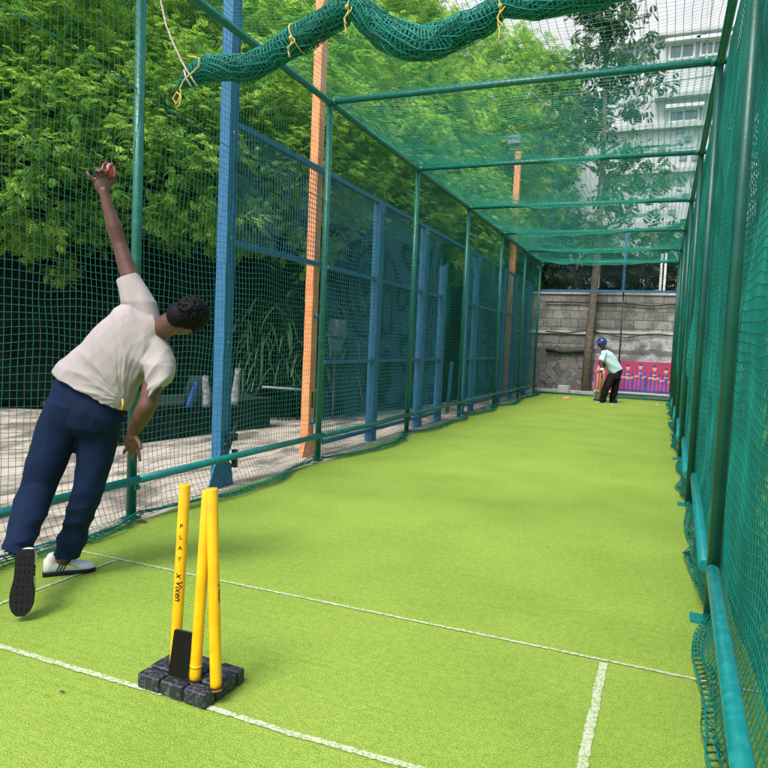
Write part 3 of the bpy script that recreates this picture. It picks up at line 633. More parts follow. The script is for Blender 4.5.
TPL = np.concatenate([frond_tpl(5, .30, .085, .036), frond_tpl(3, .2, .07, .034) @ np.array([[.8, .55, -.1], [-.55, .8, 0], [0, 0, 1.]]) + np.array([.03, 0, -.02])])
def crown_mesh(name, seed, nspray, nfrond, R, m, tpl=TPL, inner=.45, droop=-.25, fs=1., lump=.22):
    r = np.random.RandomState(seed); d = r.randn(nspray, 3); d[:, 2] = d[:, 2] * .9 + .1; d /= np.linalg.norm(d, axis=1, keepdims=True)
    k = r.randn(6, 3) * 2.2; phs = r.rand(6) * 6; lum = np.sin(d @ k.T + phs).sum(1) / 6
    rr = (inner + (1 - inner) * r.rand(nspray) ** .45) * (1 + lump * 1.8 * lum)
    C0 = d * rr[:, None] * np.array(R); st = np.clip(.42 + .30 * r.randn(nspray) + .12 * d[:, 2], 0, 1)
    PP = np.repeat(C0, nfrond, 0); n = len(PP); dd = np.repeat(d, nfrond, 0); hd = dd.copy(); hd[:, 2] *= .35
    D = hd * .8 + r.randn(n, 3) * np.array([.75, .75, .25]) + np.array([0, 0, droop])
    PP = PP + r.randn(n, 3) * .16 + D * .10 * r.rand(n, 1)
    T4 = place_fronds(tpl, PP, D, fs * (.7 + .6 * r.rand(n)), r.randn(n) * .35)
    tint = np.repeat(np.repeat(st, nfrond) + .13 * r.randn(n), tpl.shape[0]) + .05 * r.randn(n * tpl.shape[0])
    return leaves_mesh(name, T4.reshape(-1, 4, 3), tint, m), C0
crownA, cA = crown_mesh('crown', 1, 900, 12, (3.4, 3.4, 3.4), M['leaf'])
crownB, cB = crown_mesh('crown', 2, 900, 12, (3.4, 3.4, 3.4), M['leaf'])
def trunk_mb(b, c, R, seed, C0=None, r0=.2, nl=9):
    rr = random.Random(seed); m = MB(); b = Vector(b); c = Vector(c); mid = b.lerp(c, .5) + Vector((rr.uniform(-.2, .2), rr.uniform(-.2, .2), 0))
    m.tube([b, b.lerp(mid, .5), mid, mid.lerp(c, .6), c + Vector((0, 0, R[2] * .3))], [r0 * 1.25, r0, r0 * .85, r0 * .6, r0 * .2], 10)
    for k in range(nl):
        a = 2 * math.pi * k / nl + rr.uniform(-.3, .3); e = rr.uniform(-.1, .8); s = mid.lerp(c, rr.uniform(0, .9))
        t = c + Vector((math.cos(a) * R[0] * .8 * math.cos(e), math.sin(a) * R[1] * .8 * math.cos(e), R[2] * .8 * math.sin(e)))
        h = s.lerp(t, .5) + Vector((0, 0, .3)); m.tube([s, h, t], [r0 * .4, r0 * .25, r0 * .06], 7)
        for q2 in range(3):
            t2 = h.lerp(t, .5) + Vector((rr.uniform(-1, 1), rr.uniform(-1, 1), rr.uniform(-.5, .8))); m.tube([h, t2], [r0 * .2, r0 * .04], 5)
    return m
TREES = [(-14.2, 5.5, 5.7, 3.4, 1.0, 0, 'broad leafy tree at the far left edge beyond the net'),
         (-10.6, 9.2, 5.55, 3.3, 1.0, 1, 'bright green feathery tree above the dark screen behind the bowler hand'),
         (-8.1, 12.9, 5.5, 3.2, 1.05, 0, 'feathery green tree between the blue post and the orange column'),
         (-7.0, 17.6, 5.7, 3.0, 1.1, 1, 'feathery green tree hanging over the blue mesh fence'),
         (-7.2, 22.6, 6.6, 3.3, 1.15, 0, 'yellow green feathery tree at the far left corner of the cage'),
         (-7.5, 28.5, 9.9, 3.9, 1.3, 1, 'tallest bright green tree behind the distant orange post'),
         (-12.5, 14.5, 8.2, 4.0, 1.2, 1, 'high crown of the tree row rising at the back behind the front trees'),
         (-11.5, 21.5, 9.5, 4.3, 1.3, 0, 'big dense crown at the back of the tree row'),
         (-16.0, 10.5, 7.5, 4.0, 1.2, 0, 'broad crown at the back left of the tree row'),
         (-12.8, 29.5, 11.5, 4.6, 1.3, 1, 'farthest tall crown of the tree row'),
         (-11.6, 7.2, 4.3, 1.9, 1.0, 1, 'small leafy tree drooping over the dark screen at the left edge'),
         (-9.3, 7.9, 4.15, 1.8, 1.0, 0, 'small leafy tree drooping over the dark screen left of the near green post'),
         (-7.4, 9.1, 4.25, 1.8, 1.0, 1, 'small leafy tree drooping over the dark screen behind the head of the bowler'),
         (-5.9, 10.2, 4.2, 1.6, 1.0, 0, 'small leafy tree behind the first blue mesh panel'),
         (-5.6, 13.0, 4.3, 1.6, 1.0, 1, 'small leafy tree behind the blue mesh just past the orange column'),
         (-5.5, 16.0, 4.3, 1.7, 1.0, 1, 'small leafy tree behind the middle of the blue mesh fence'),
         (-12.5, 9.5, 4.3, 2.6, 1.0, 1, 'low dense tree filling the gap under the back tree row at left'),
         (-10.2, 14.5, 4.4, 2.6, 1.0, 0, 'low dense tree filling the gap under the back tree row in the middle'),
         (-9.0, 20.0, 4.6, 2.6, 1.0, 1, 'low dense tree filling the gap under the back tree row toward the far end'),
         (-5.3, 19.4, 4.5, 1.5, 1.0, 0, 'small leafy tree dangling over the far end of the mesh fence')]
for i, (x, y, z, R, zs, v, lab) in enumerate(TREES):
    t = empty('tree', (x, y, 0), lab, 'tree', 'feathery trees along the left side of the cage')
    s = R / 3.4; Rv = (R, R, R * zs)
    hid = R < 2; bx_, by_ = (x - .6, y + 1.1) if hid else (x, y)
    trunk_mb((bx_, by_, -.05), (x, y, z), Rv, i, r0=.08 if hid else .2).build('trunk', M['bark_dark'], t)
    c = bpy.data.objects.new('crown', crownA if v else crownB); c.parent = t; c.location = (0, 0, z); c.scale = (s, s, s * zs); c.rotation_euler = (0, 0, i * 1.9); SC.collection.objects.link(c)

# slender tree in front of the end wall
TW = frond_tpl(4, .22, .11, .045)
st_ = empty('tree', (-2.06, 20.6, 0), 'slender grey trunked tree with sparse airy crown before the end wall', 'tree')
b = MB(); q0 = ony(584, 400, 20.6); q1 = ony(590, 330, 20.6); q2 = ony(597, 262, 20.6); q3 = ony(603, 160, 20.7); q4 = ony(606, 70, 20.8); q5 = ony(600, -10, 20.8)
b.tube([(q0[0], q0[1], -.05), tuple(q1), tuple(q2), tuple(q3), tuple(q4), tuple(q5)], [.125, .11, .105, .08, .05, .02], 12)
for k in range(16):
    f = k / 15; s = Vector(q2).lerp(Vector(q5), .12 + .8 * f); a = k * 2.4; L = 1.7 * (1 - .45 * f); e = s + Vector((math.cos(a) * L, math.sin(a) * L * .7, rnd.uniform(.1, .9)))
    b.tube([s, s.lerp(e, .5) + Vector((0, 0, .15)), e], [.035, .022, .006], 6)
b.build('trunk', M['bark'], st_)
rr = np.random.RandomState(9); n = 210; hz = rr.rand(n); cx = np.interp(hz, [0, .5, 1], [q2[0], q3[0], q5[0]]); wz = np.interp(hz, [0, .12, .5, .8, 1], [1.9, 2.1, 1.9, 1.3, 1.3])
aa = rr.rand(n) * 6.283; r1 = rr.rand(n) ** .6
CP = np.stack([cx + np.cos(aa) * r1 * wz, 20.9 + np.sin(aa) * r1 * wz * .8, 4.3 + hz * 9.2], 1); lump = np.sin(CP[:, 0] * 2.3 + CP[:, 2] * 1.7) + np.sin(CP[:, 2] * 2.6 + CP[:, 1]); CP = CP[lump > -.85]
PP = np.repeat(CP, 15, 0); n = len(PP); D = rr.randn(n, 3) * np.array([1, 1, .5]) + np.array([0, 0, -.35]); PP = PP + rr.randn(n, 3) * .2
T4 = place_fronds(TW, PP, D, .75 + .6 * rr.rand(n), rr.randn(n) * .6); tint = np.repeat(np.repeat(np.clip(.35 + .3 * rr.randn(len(CP)), 0, 1), 15) + .1 * rr.randn(n), TW.shape[0])
put(leaves_mesh('crown', T4.reshape(-1, 4, 3), tint, M['leaf_far']), 'crown', st_)

def screen_hit(px):
    dx, dy, _ = ray(px, 380)
    for (a, b_) in zip(base[:-1], base[1:]):
        A2 = np.array([[dx, a[0] - b_[0]], [dy, a[1] - b_[1]]]); t, u = np.linalg.solve(A2, np.array(a))
        if 0 <= u <= 1 and t > 0: h = math.hypot(dx, dy); return np.array([dx * t - dx / h * .45, dy * t - dy / h * .45])
# strap-leaved plants by the screen
def strap_plant(x, y, n, h, seed, label):
    r = np.random.RandomState(seed); Q = []; tt_ = []
    for k in range(n):
        a = r.rand() * 6.283; L = h * (.7 + .5 * r.rand()); z0 = .5 + r.rand() * 1.2 * h; d = np.array([math.cos(a), math.sin(a), 0]); s = np.array([-d[1], d[0], 0]) * .024 * (1 + .5 * r.rand()); prev = None; t = r.rand()
        for j in range(7):
            f = j / 6; p = np.array([x + r.randn() * 0, y, z0]) + d * L * .55 * f + np.array([0, 0, L * (.55 * f - .75 * f * f)]); w_ = s * (1 - f * .9)
            if prev is not None: Q.append([prev[0] - prev[1], prev[0] + prev[1], p + w_, p - w_]); tt_.append(t)
            prev = (p, w_)
    e = empty('plant', (x, y, 0), label, 'plant', 'strap leaved plants in front of the dark screen')
    b = MB()
    for k in range(4): b.tube([(x + .05 * k - .08, y + .03 * k, -.03), (x + .09 * k - .15, y, 1.1 * h)], .012, 5)
    b.build('stem', M['leaf_strap'], e)
    put(leaves_mesh('leaves', np.array(Q), np.array(tt_), M['leaf_strap']), 'leaves', e)
for i, (px, py, xx) in enumerate(((243, 380, -6.9), (262, 380, -6.5), (284, 384, -6.2), (303, 386, -6.0), (322, 386, -5.6), (352, 384, -5.3))):
    p = screen_hit(px); base_y = p[1]
    strap_plant(p[0], base_y, 60, 1.0 + .12 * (i % 3), 30 + i, ['long leaved plant just right of the blue post', 'long leaved plant, second right of the blue post', 'long leaved plant with arching leaves, third right of the blue post', 'long leaved plant, fourth right of the blue post', 'long leaved plant seen behind the orange column', 'long leaved plant seen behind the mesh right of the orange column'][i])
# white meter box by the orange column
p = onx(333, 335, -5.2); b = MB(); b.box(p[0] - .02, p[0] + .16, p[1] - .16, p[1] + .2, p[2] - .02, p[2] + .26, .01); b.box(p[0] - .02, p[0] + .12, p[1] - .12, p[1] + .12, p[2] - .28, p[2] - .06, .01)
b.tube([(p[0] + .05, p[1], -.03), (p[0] + .05, p[1], p[2] - .2)], .02, 8); tag(b.build('meter_box', M['vent_grey'], loc=tuple(p)), 'small white box on a pole behind the mesh right of the orange column', 'box')

# ================================================================ END WALL, POSTER, TREELINE, BUILDING
WY = 20.95
b = MB(); b.box(-9, 12, WY, WY + .25, -.03, 2.98); wl = b.build('block_wall', M['blocks']); tag(wl, 'weathered concrete block wall with patchy whitewash closing the far end', 'wall')
b = MB(); b.box(-9, 12, WY - .04, WY + .29, 2.985, 3.05); b.build('coping', M['kerb'], wl)
b = MB(); b.box(-4.5, -1.95, WY - .05, WY - .003, 1.80, 1.88); b.box(-1.80, .6, WY - .03, WY - .003, 1.86, 1.93); b.build('ledge', M['white_dull'], wl)
b = MB(); b.box(-4.4, 3.9, 20.45, 20.62, -.03, .13, .015); struct(b.build('kerb', M['kerb']))
for i, (pp, lab) in enumerate(((((546, 302), (570, 302), (590, 303), (620, 303), (650, 306), (682, 304)), 'black cable sagging along the wall top'), (((546, 331), (566, 333), (586, 330), (605, 334), (625, 338), (648, 334), (660, 334), (684, 337)), 'thinner black cable looping across the whitewashed band'), (((546, 350), (562, 352), (584, 352)), 'dark pipe low on the left of the wall'))):
    b = MB(); b.tube([tuple(ony(x, y, WY - .06)) for x, y in pp], (.022, .014, .05)[i], 7); tag(b.build('cable' if i < 2 else 'pipe', M['cable'], loc=tuple(ony(*pp[0], WY - .06))), lab, 'cable' if i < 2 else 'pipe')
# loose blocks under the wall
b = MB(); b.box(-2.75, -2.42, 20.28, 20.44, 0.0, .27, .01); tag(b.build('concrete_block', M['kerb'], loc=(-2.6, 20.36, 0)), 'grey concrete block by the foot of the wall left of the trunk', 'block')

PYY = 20.36; px0, px1 = ony(595, 370, PYY)[0], ony(673, 370, PYY)[0]; pz0, pz1 = ony(640, 392.5, PYY)[2], ony(640, 361.6, PYY)[2]
po = MB(); po.cur = 0; po.box(px0, px1, PYY, PYY + .03, pz0, pz1)
po.cur = 1; po.prism([(px0 + .45, pz0 + .004), (px1 - .002, pz0 + .004), (px1 - .002, pz0 + .38), (px1 - .45, pz0 + .46), (px0 + .95, pz0 + .33)], PYY - .003, PYY - .0005)
for i, cx in enumerate((-1.12, -.83, -.50, -.13, .17)):
    h0 = pz0 + .60 + (.03, .02, .06, .03, -.03)[i]; sh = .155; lay = PYY - .006 - .001 * i
    n = 6
    for k in range(n):
        po.cur = 2 if k % 2 == 0 else 1; x0 = cx - sh + 2 * sh * k / n; po.prism([(x0, pz0 + .06), (x0 + 2 * sh / n, pz0 + .06), (x0 + 2 * sh / n, h0 - .02 - .02 * abs(k - 2)), (x0, h0 - .02 - .02 * abs(k - 2.5))], lay - .002, lay)
    po.cur = 3; po.prism([(cx + .058 * math.cos(a), h0 + .07 + .072 * math.sin(a)) for a in np.linspace(0, 2 * math.pi, 14, endpoint=False)], lay - .004, lay - .0025)
    po.prism([(cx - .02, h0 - .02), (cx + .02, h0 - .02), (cx + .02, h0 + .03), (cx - .02, h0 + .03)], lay - .0035, lay - .0025)
    po.cur = 4; po.prism([(cx + .062 * math.cos(a), h0 + .09 + .062 * math.sin(a)) for a in np.linspace(.1, math.pi - .1, 9)], lay - .006, lay - .0045)
    po.cur = 3; sg = 1 if i % 2 else -1; z = h0 - .24
    po.prism([(cx - sh, z + .05), (cx - sh * .9, z - .01), (cx + sg * .02, z + .03), (cx + sg * .02, z + .065)], lay - .008, lay - .0065)
    po.prism([(cx + sh, z + .07), (cx + sh * .9, z + .005), (cx - sg * .04, z - .03), (cx - sg * .05, z + .005)], lay - .0095, lay - .0082)
    po.cur = 5; po.prism([(cx - .05, h0 - .13), (cx + .05, h0 - .13), (cx + .05, h0 - .105), (cx - .05, h0 - .105)], lay - .0045, lay - .0025)
po.cur = 5; po.box(px0, px1, PYY - .002, PYY + .03, pz0 - .05, pz0 - .002)
po.cur = 3; po.prism([(px0 + .02, pz0 + .50), (px0 + .17, pz0 + .62), (px0 + .22, pz0 + .80), (px0 + .12, pz0 + .72), (px0 + .06, pz0 + .68)], PYY - .003, PYY - .0005)
bo = po.build('poster_banner', [M['magenta'], M['blue_poster'], M['red_poster'], M['poster_skin'], M['poster_hair'], M['white_dull']], loc=(-.7, PYY, pz0))
tag(bo, 'wide red and blue banner of five striped shirt players fixed low on the end wall', 'banner')

# hedge of dark leaves on the ground behind the wall
rr = np.random.RandomState(19); n = 5200; P0 = np.stack([rr.uniform(-6, 5, n), rr.uniform(21.6, 23.6, n), 2.3 + 2.6 * rr.rand(n) ** .8], 1); P0[:, 2] += .5 * np.sin(P0[:, 0] * 1.7) * (P0[:, 2] - 2.3) / 2
D = rr.randn(n, 3) + np.array([0, -.3, 0]); T4 = place_fronds(TW, P0, D, .8 + .7 * rr.rand(n), rr.randn(n)); tint = np.repeat(np.clip(.4 + .3 * rr.randn(n), 0, 1), TW.shape[0])
hd = empty('hedge', (-.5, 22.5, 0), 'dark leafy hedge growing behind the top of the block wall', 'hedge')
put(leaves_mesh('leaves', T4.reshape(-1, 4, 3), tint, M['leaf_hedge']), 'leaves', hd)
b = MB()
for k in range(24): x = -5.8 + k * .45; b.tube([(x, 22.5, 0), (x + rnd.uniform(-.3, .3), 22.4, 3.6)], [.04, .015], 6)
b.build('stems', M['bark_dark'], hd)
b = MB()
for k, px in enumerate((594, 598, 660, 664)): p = ony(px, 288, 21.5); b.tube([(p[0], 21.5, 0), (p[0], 21.5, p[2] + 1.0)], .035, 7)
tag(b.build('conduit', M['white_dull'], loc=(-2, 21.5, 0)), 'pale vertical pipes rising behind the wall top', 'pipe')

BY = 33.0
bd = empty('apartment_building', (0, BY, 0), 'large pale apartment block with ledges and windows behind the far trees', 'building')
b = MB(); b.box(-15, 9, BY, BY + 10, -.03, 32); b.build('wall', M['plaster'], bd)
def bz(px, py): return ony(px, py, BY)
def ledge(py, pxa, pxb, t=.12, d=.35, m='ledge'):
    a = bz(pxa, py); c = bz(pxb, py); z = (a[2] + c[2]) / 2; q = MB(); q.box(a[0], c[0], BY - d, BY - .004, z - t, z + t); q.build('ledge', M[m], bd)
ledge(128, 600, 722, .10, .3); ledge(97, 655, 730, .08, .5); ledge(172, 600, 716, .09, .25); ledge(228, 545, 700, .2, .3); ledge(33, 655, 735, .06, .3)
def window(pxa, pya, pxb, pyb, nsp=2):
    a = bz(pxa, pyb); c = bz(pxb, pya); x0, x1, z0, z1 = a[0], c[0], a[2], c[2]
    q = MB(); t = .09
    q.box(x0, x1, BY - .12, BY - .004, z0, z0 + t); q.box(x0, x1, BY - .12, BY - .004, z1 - t, z1); q.box(x0, x0 + t, BY - .12, BY - .004, z0 + t, z1 - t); q.box(x1 - t, x1, BY - .12, BY - .004, z0 + t, z1 - t)
    for k in range(1, nsp): xm = x0 + (x1 - x0) * k / nsp; q.box(xm - .04, xm + .04, BY - .10, BY - .004, z0 + t, z1 - t)
    q.box(x0 - .15, x1 + .15, BY - .45, BY - .125, z1 - .02, z1 + .12)
    f = q.build('window', M['frame_white'], bd); q = MB(); q.box(x0 + t, x1 - t, BY - .05, BY - .01, z0 + t, z1 - t); q.build('pane', M['glass'], f)
window(668, 42, 696, 62, 2); window(699, 39, 728, 58, 2); window(668, 108, 700, 124, 2); window(620, 44, 650, 62)
for k, (px, py) in enumerate(((681, 131), (688, 139), (702, 137), (683, 158), (696, 158), (681, 183), (694, 184), (686, 196), (700, 180), (662, 150), (664, 185), (672, 212), (655, 212))):
    a = bz(px, py); q = MB(); q.box(a[0] - .16, a[0] + .16, BY - .06, BY - .004, a[2] - .10, a[2] + .10); q.build('vent', M['glass'], bd)
for px in (706, 640): a = bz(px, 60); q = MB(); q.tube([(a[0], BY - .1, 0), (a[0], BY - .1, 20)], .06, 8); q.build('downpipe', M['ledge'], bd)
# low white outbuilding with a curved awning beyond the left corner
ob = empty('outbuilding', tuple(ony(560, 250, 29)), 'white low house with a rounded blue awning glimpsed through the roof net', 'building')
a = ony(538, 224, 29); c = ony(572, 168, 29); q = MB(); q.box(a[0], c[0], 29, 32, -.03, c[2]); q.build('wall', M['plaster'], ob)
q = MB(); cx = (a[0] + c[0]) / 2 - .4; z = ony(555, 210, 29)[2]; rg = []
for yy in (28.3, 28.98): rg.append([(cx + .9 * math.cos(t), yy, z + .7 * math.sin(t)) for t in np.linspace(0, math.pi, 12)])
q.rings(rg); q.build('awning', M['blue_paint'], ob)
bp_ = MB(); p = ony(549, 290, 22.5); bp_.tube([(p[0], 22.5, 0), (p[0], 22.5, ony(549, 172, 22.5)[2])], .06, 8); tag(bp_.build('pole', M['blue_paint'], loc=(p[0], 22.5, 0)), 'thin blue pole rising behind the far left corner of the end wall', 'pole')
# overhead cable across the far sky
b = MB(); a = ony(330, 107, 7.5); c = ony(722, 74, 7.5); b.tube([tuple(a + (c - a) * f + np.array([0, 0, -.10 * math.sin(math.pi * f)])) for f in np.linspace(-.4, 1.5, 20)], .004, 6)
tag(b.build('overhead_cable', M['cable'], loc=tuple(a)), 'thin dark cable crossing above the roof net', 'cable')

# ================================================================ STUMPS, PHONE
cxs, cys = -1.541, 2.005; SZ = .062
ss = empty('stump_set', (cxs, cys, 0), 'three yellow plastic stumps standing in a scuffed black rubber base in the foreground', 'stumps')
b = MB(); xs = [-.162, -.052, .056, .162]; yv = [-.118, -.052, .070, .118]
a_ = rad(-3); 
def rot(mb, c, a):
    ca, sa = math.cos(a), math.sin(a); mb.V = [(c[0] + (x - c[0]) * ca - (y - c[1]) * sa, c[1] + (x - c[0]) * sa + (y - c[1]) * ca, z) for x, y, z in mb.V]
for i in range(3):
    for j in range(3):
        g_ = .0045; b.box(cxs + xs[i] + g_, cxs + xs[i + 1] - g_, cys + yv[j] + g_, cys + yv[j + 1] - g_, .004, SZ - (.004 if j != 1 else 0), .0045)
b.cur = 1; b.box(cxs - .150, cxs + .150, cys - .106, cys + .106, .003, SZ - .018)
b.cur = 0
rot(b, (cxs, cys), a_); b.build('base', [M['rubber'], M['rubber_groove']], ss)
bases = [gr(175, 664, SZ), gr(195, 679, SZ), gr(216, 687, SZ)]
tops = [gr(185, 483, .77), gr(208, 489, .77), gr(212, 487, .785)]
ZS = [(bases[0][1] + .005), 0, 0]
stumps = []
for i in range(3):
    bs = bases[i]; y = bs[1]; tp_ = ony(*((185, 484), (208, 490), (212, 488))[i], y + (.01, .02, .01)[i])
    m = MB(); d = tp_ - bs; L = np.linalg.norm(d); d = d / L; r = .0205
    pts = [bs - d * .01, bs + d * .02, bs + d * (L - .006), bs + d * (L - .001)]; m.tube([tuple(p) for p in pts], [r * 1.02, r, r, r * .93], 28)
    if i == 1: m.tube([tuple(bs + d * .045), tuple(bs + d * .055)], r * 1.04, 28)
    o = m.build('stump', M['yellow'], ss); stumps.append((o, bs, d, L))
    cl = MB(); cl.tube([tuple(bs - d * .0), tuple(bs + d * .004)], r * 1.35, 20); cl.build('socket', M['rubber_groove'], o)
def wrap_text(body, size, axis_base, d, r, along, ang, par, mt, vertical=False, shear=0.):
    """lettering wrapped on the stump, reading up/down its length"""
    cu = bpy.data.curves.new('lettering', 'FONT'); cu.body = body; cu.size = size; cu.align_x = 'CENTER'; cu.align_y = 'CENTER'; cu.shear = shear; cu.offset = size * .02; cu.resolution_u = 3
    tmp = bpy.data.objects.new('tmp', cu); SC.collection.objects.link(tmp); dg = bpy.context.evaluated_depsgraph_get(); me = bpy.data.meshes.new_from_object(tmp.evaluated_get(dg)); bpy.data.objects.remove(tmp)
    import bmesh
    bm = bmesh.new(); bm.from_mesh(me); bmesh.ops.triangulate(bm, faces=bm.faces); bmesh.ops.subdivide_edges(bm, edges=bm.edges, cuts=4, use_grid_fill=True); bm.to_mesh(me); bm.free()
    d = np.array(d); f = np.array([0, 0, CAMH]) - (axis_base + d * along); f -= d * (f @ d); f /= np.linalg.norm(f); s = np.cross(d, f)   # f: towards the viewer side
    for v in me.vertices:
        x, y = v.co.x, v.co.y
        if not vertical: x, y = y, -x           # word runs along the stump (rotated 90 degrees)
        a = ang + x / r; p = axis_base + d * (along + y) + (f * math.cos(a) + s * math.sin(a)) * (r + .0007); v.co = p
    me.materials.clear(); me.materials.append(mt); return put(me, 'lettering', par)
o, bs, d, L = stumps[0]
for k, ch in enumerate('PLAY'): wrap_text(ch, .022, bs, d, .0205, L - .155 - k * .041, -.25, o, M['ink'], vertical=True)
wrap_text('x Vixen', .034, bs, d, .0205, L - .385, -.15, o, M['ink'], shear=.3)
o, bs, d, L = stumps[2]; wrap_text('x Vixen', .022, bs, d, .0205, L - .37, 1.05, o, M['ink'], shear=.3)
# phone
pb = gr(168, 675, SZ + .002); pb2 = gr(187.5, 680, SZ + .002); sx = (pb2 - pb); Wp = np.linalg.norm(sx); sx /= Wp
top = ony(172, 628, pb[1] + .030); upv = top - pb; upv -= sx * (upv @ sx); Lp = np.linalg.norm(upv); upv /= Lp; nrm = np.cross(sx, upv)
ph_ = empty('phone', tuple((pb + pb2) / 2), 'black smartphone leaning upright against the left stump', 'phone')
def roundrect(w_, h_, r_, n=6):
    return [(cx + r_ * math.cos(a), cy + r_ * math.sin(a)) for cx, cy, a0 in ((w_ - r_, r_, -90), (w_ - r_, h_ - r_, 0), (r_, h_ - r_, 90), (r_, r_, 180)) for a in [rad(a0 + 90 * k / n) for k in range(n + 1)]]
def slab(w_, h_, r_, x0, y0, t0, t1):
    m = MB(); R_ = roundrect(w_, h_, r_); m.rings([[tuple(pb + sx * (x + x0) + upv * (y + y0) + nrm * t) for x, y in R_] for t in (t0, t1)], True, False); return m
slab(Wp, Lp, .009, 0, 0, -.0075, 0).build('case', M['phone_edge'], ph_)
slab(Wp - .002, Lp - .002, .008, .001, .001, .0004, .0016).build('screen', M['phone'], ph_)

# ================================================================ PEOPLE
def evalmesh(mb, name, voxel, smooth, mats, disp=None):
    me = bpy.data.meshes.new(name); me.from_pydata(mb.V, [], mb.F); me.update()
    import bmesh
    bm = bmesh.new(); bm.from_mesh(me); bmesh.ops.recalc_face_normals(bm, faces=bm.faces); bm.to_mesh(me); bm.free()
    o = bpy.data.objects.new('tmp', me); SC.collection.objects.link(o)
    r = o.modifiers.new('r', 'REMESH'); r.mode = 'VOXEL'; r.voxel_size = voxel; r.use_smooth_shade = True
    s = o.modifiers.new('s', 'SMOOTH'); s.factor = .5; s.iterations = smooth
    dg = bpy.context.evaluated_depsgraph_get(); out = bpy.data.meshes.new_from_object(o.evaluated_get(dg)); bpy.data.objects.remove(o)
    if disp:
        n = len(out.vertices); co = np.empty(n * 3, np.float32); out.vertices.foreach_get('co', co); co = co.reshape(-1, 3)
        no = np.array([v.normal[:] for v in out.vertices]); co = co + no * disp(co)[:, None]; out.vertices.foreach_set('co', co.astype(np.float32).ravel()); out.update()
    out.materials.clear()
    for m in (mats if isinstance(mats, (list, tuple)) else [mats]): out.materials.append(m)
    out.polygons.foreach_set('use_smooth', [True] * len(out.polygons)); return out
def caps(mb, pts, rs, sides=18):
    """tapered limb with round ends"""
    P_ = [np.array(p, float) for p in pts]; a = P_[0]; b = P_[-1]
    mb.tube([tuple(p) for p in P_], rs, sides)
    for p, r in zip(P_, rs): mb.ell(p, r * .995, r * .995, r * .995)
def ringv(c, u, v, hu, hv, n=24, sq=1.0):
    c = np.array(c); u = np.array(u); v = np.array(v)
    out = []
    for k in range(n):
        a = 2 * math.pi * k / n; ca, sa = math.cos(a), math.sin(a)
        out.append(tuple(c + u * hu * math.copysign(abs(ca) ** sq, ca) + v * hv * math.copysign(abs(sa) ** sq, sa)))
    return out
def loft(mb, specs, n=24, sq=.85):
    """specs: (px,py,depth, dirx,diry, halfwidth m, halfdepth m)"""
    rg = []
    for (x, y, dp, dx, dy, hw, hd_) in specs:
        l = math.hypot(dx, dy); u = iv(dx / l, dy / l); v = iv(0, 0, 1); rg.append(ringv(pd(x, y, dp), u, v, hw, hd_, n, sq))
    mb.rings(rg)
def hand(mb, wrist, palm, fingers, thumb, pr=(.044, .021, .052), nrm_=None):
    wrist = np.array(wrist); palm = np.array(palm); ax = palm - wrist; ax /= np.linalg.norm(ax)
    nn_ = np.array(nrm_ if nrm_ is not None else iv(0, 0, 1)); nn_ -= ax * (nn_ @ ax); nn_ /= np.linalg.norm(nn_); sd_ = np.cross(ax, nn_)
    mb.ell(palm, pr[0], pr[1], pr[2], [sd_, nn_, ax]); caps(mb, [wrist, wrist * .45 + palm * .55], [.026, .027])
    for k, f in enumerate(fingers): caps(mb, f, np.linspace(.0112, .0090, len(f)), 10)
    caps(mb, thumb, np.linspace(.015, .0105, len(thumb)), 10)

bow = empty('person', tuple(gr(65, 578)), 'bowler seen from behind in pale tee and navy trousers, arm raised with ball', 'person')
D0 = 3.50
LS = pd(137, 296, 3.50); LE = pd(119, 243, 3.50); LW = pd(106, 200, 3.46); LP = pd(102.5, 184.5, 3.455)
RS = pd(159, 362, 3.47); RE = pd(147, 406, 3.42); RW = pd(133.5, 432, 3.50); RP = pd(131.5, 441.5, 3.52)
HL = pd(68, 410, 3.46); KL = pd(38.5, 489, 3.41); AL = pd(20.5, 543, 3.12)
HR = pd(106, 418, 3.56); KR = pd(88.5, 491, 3.51); AR = pd(62, 559, 3.56)
# head frame: up = towards crown, fwd = away from the viewer and a little down-right
hu = iv(.93, -.37, .05); hu /= np.linalg.norm(hu); hf = iv(.0, .30, .95); hf -= hu * (hf @ hu); hf /= np.linalg.norm(hf); hs = np.cross(hf, hu); HC = pd(186, 318, 3.47); AX = [hs, hf, hu]
def hp(x, y, z): return HC + hs * x + hf * y + hu * z
body = MB()
body.ell(hp(0, -.012, .018), .076, .094, .098, AX); body.ell(hp(0, .03, -.045), .058, .066, .070, AX)       # skull, jaw
body.ell(hp(0, .088, -.105 + .02), .024, .022, .024, AX)                                                    # chin
caps(body, [hp(0, .092, .012), hp(0, .112, -.028)], [.010, .015], 10)                                       # nose
body.ell(hp(0, .088, -.055), .026, .014, .011, AX)                                                          # mouth
for sg in (1, -1):
    body.ell(hp(sg * .079, -.008, -.012), .010, .020, .034, AX); body.ell(hp(sg * .032, .083, .026), .024, .010, .008, AX)
caps(body, [hp(0, -.02, -.06), pd(160, 330, 3.49), pd(154, 335, 3.50)], [.055, .060, .07])
loft(body, [(92, 396, 3.5, 75, 40, .155, .105), (110, 368, 3.5, 68, 62, .14, .10), (128, 344, 3.5, 60, 68, .15, .105), (146, 330, 3.5, 40, 80, .15, .095), (154, 326, 3.5, 40, 80, .07, .06)])
caps(body, [pd(147, 322, 3.5), LS, pd(127, 268, 3.5), LE], [.05, .052, .044, .037]); caps(body, [LE, LE * .6 + LW * .4, LW], [.038, .040, .026])
caps(body, [pd(152, 340, 3.5), RS, RE], [.055, .055, .047]); caps(body, [RE, RE * .6 + RW * .4, RW], [.047, .047, .029])
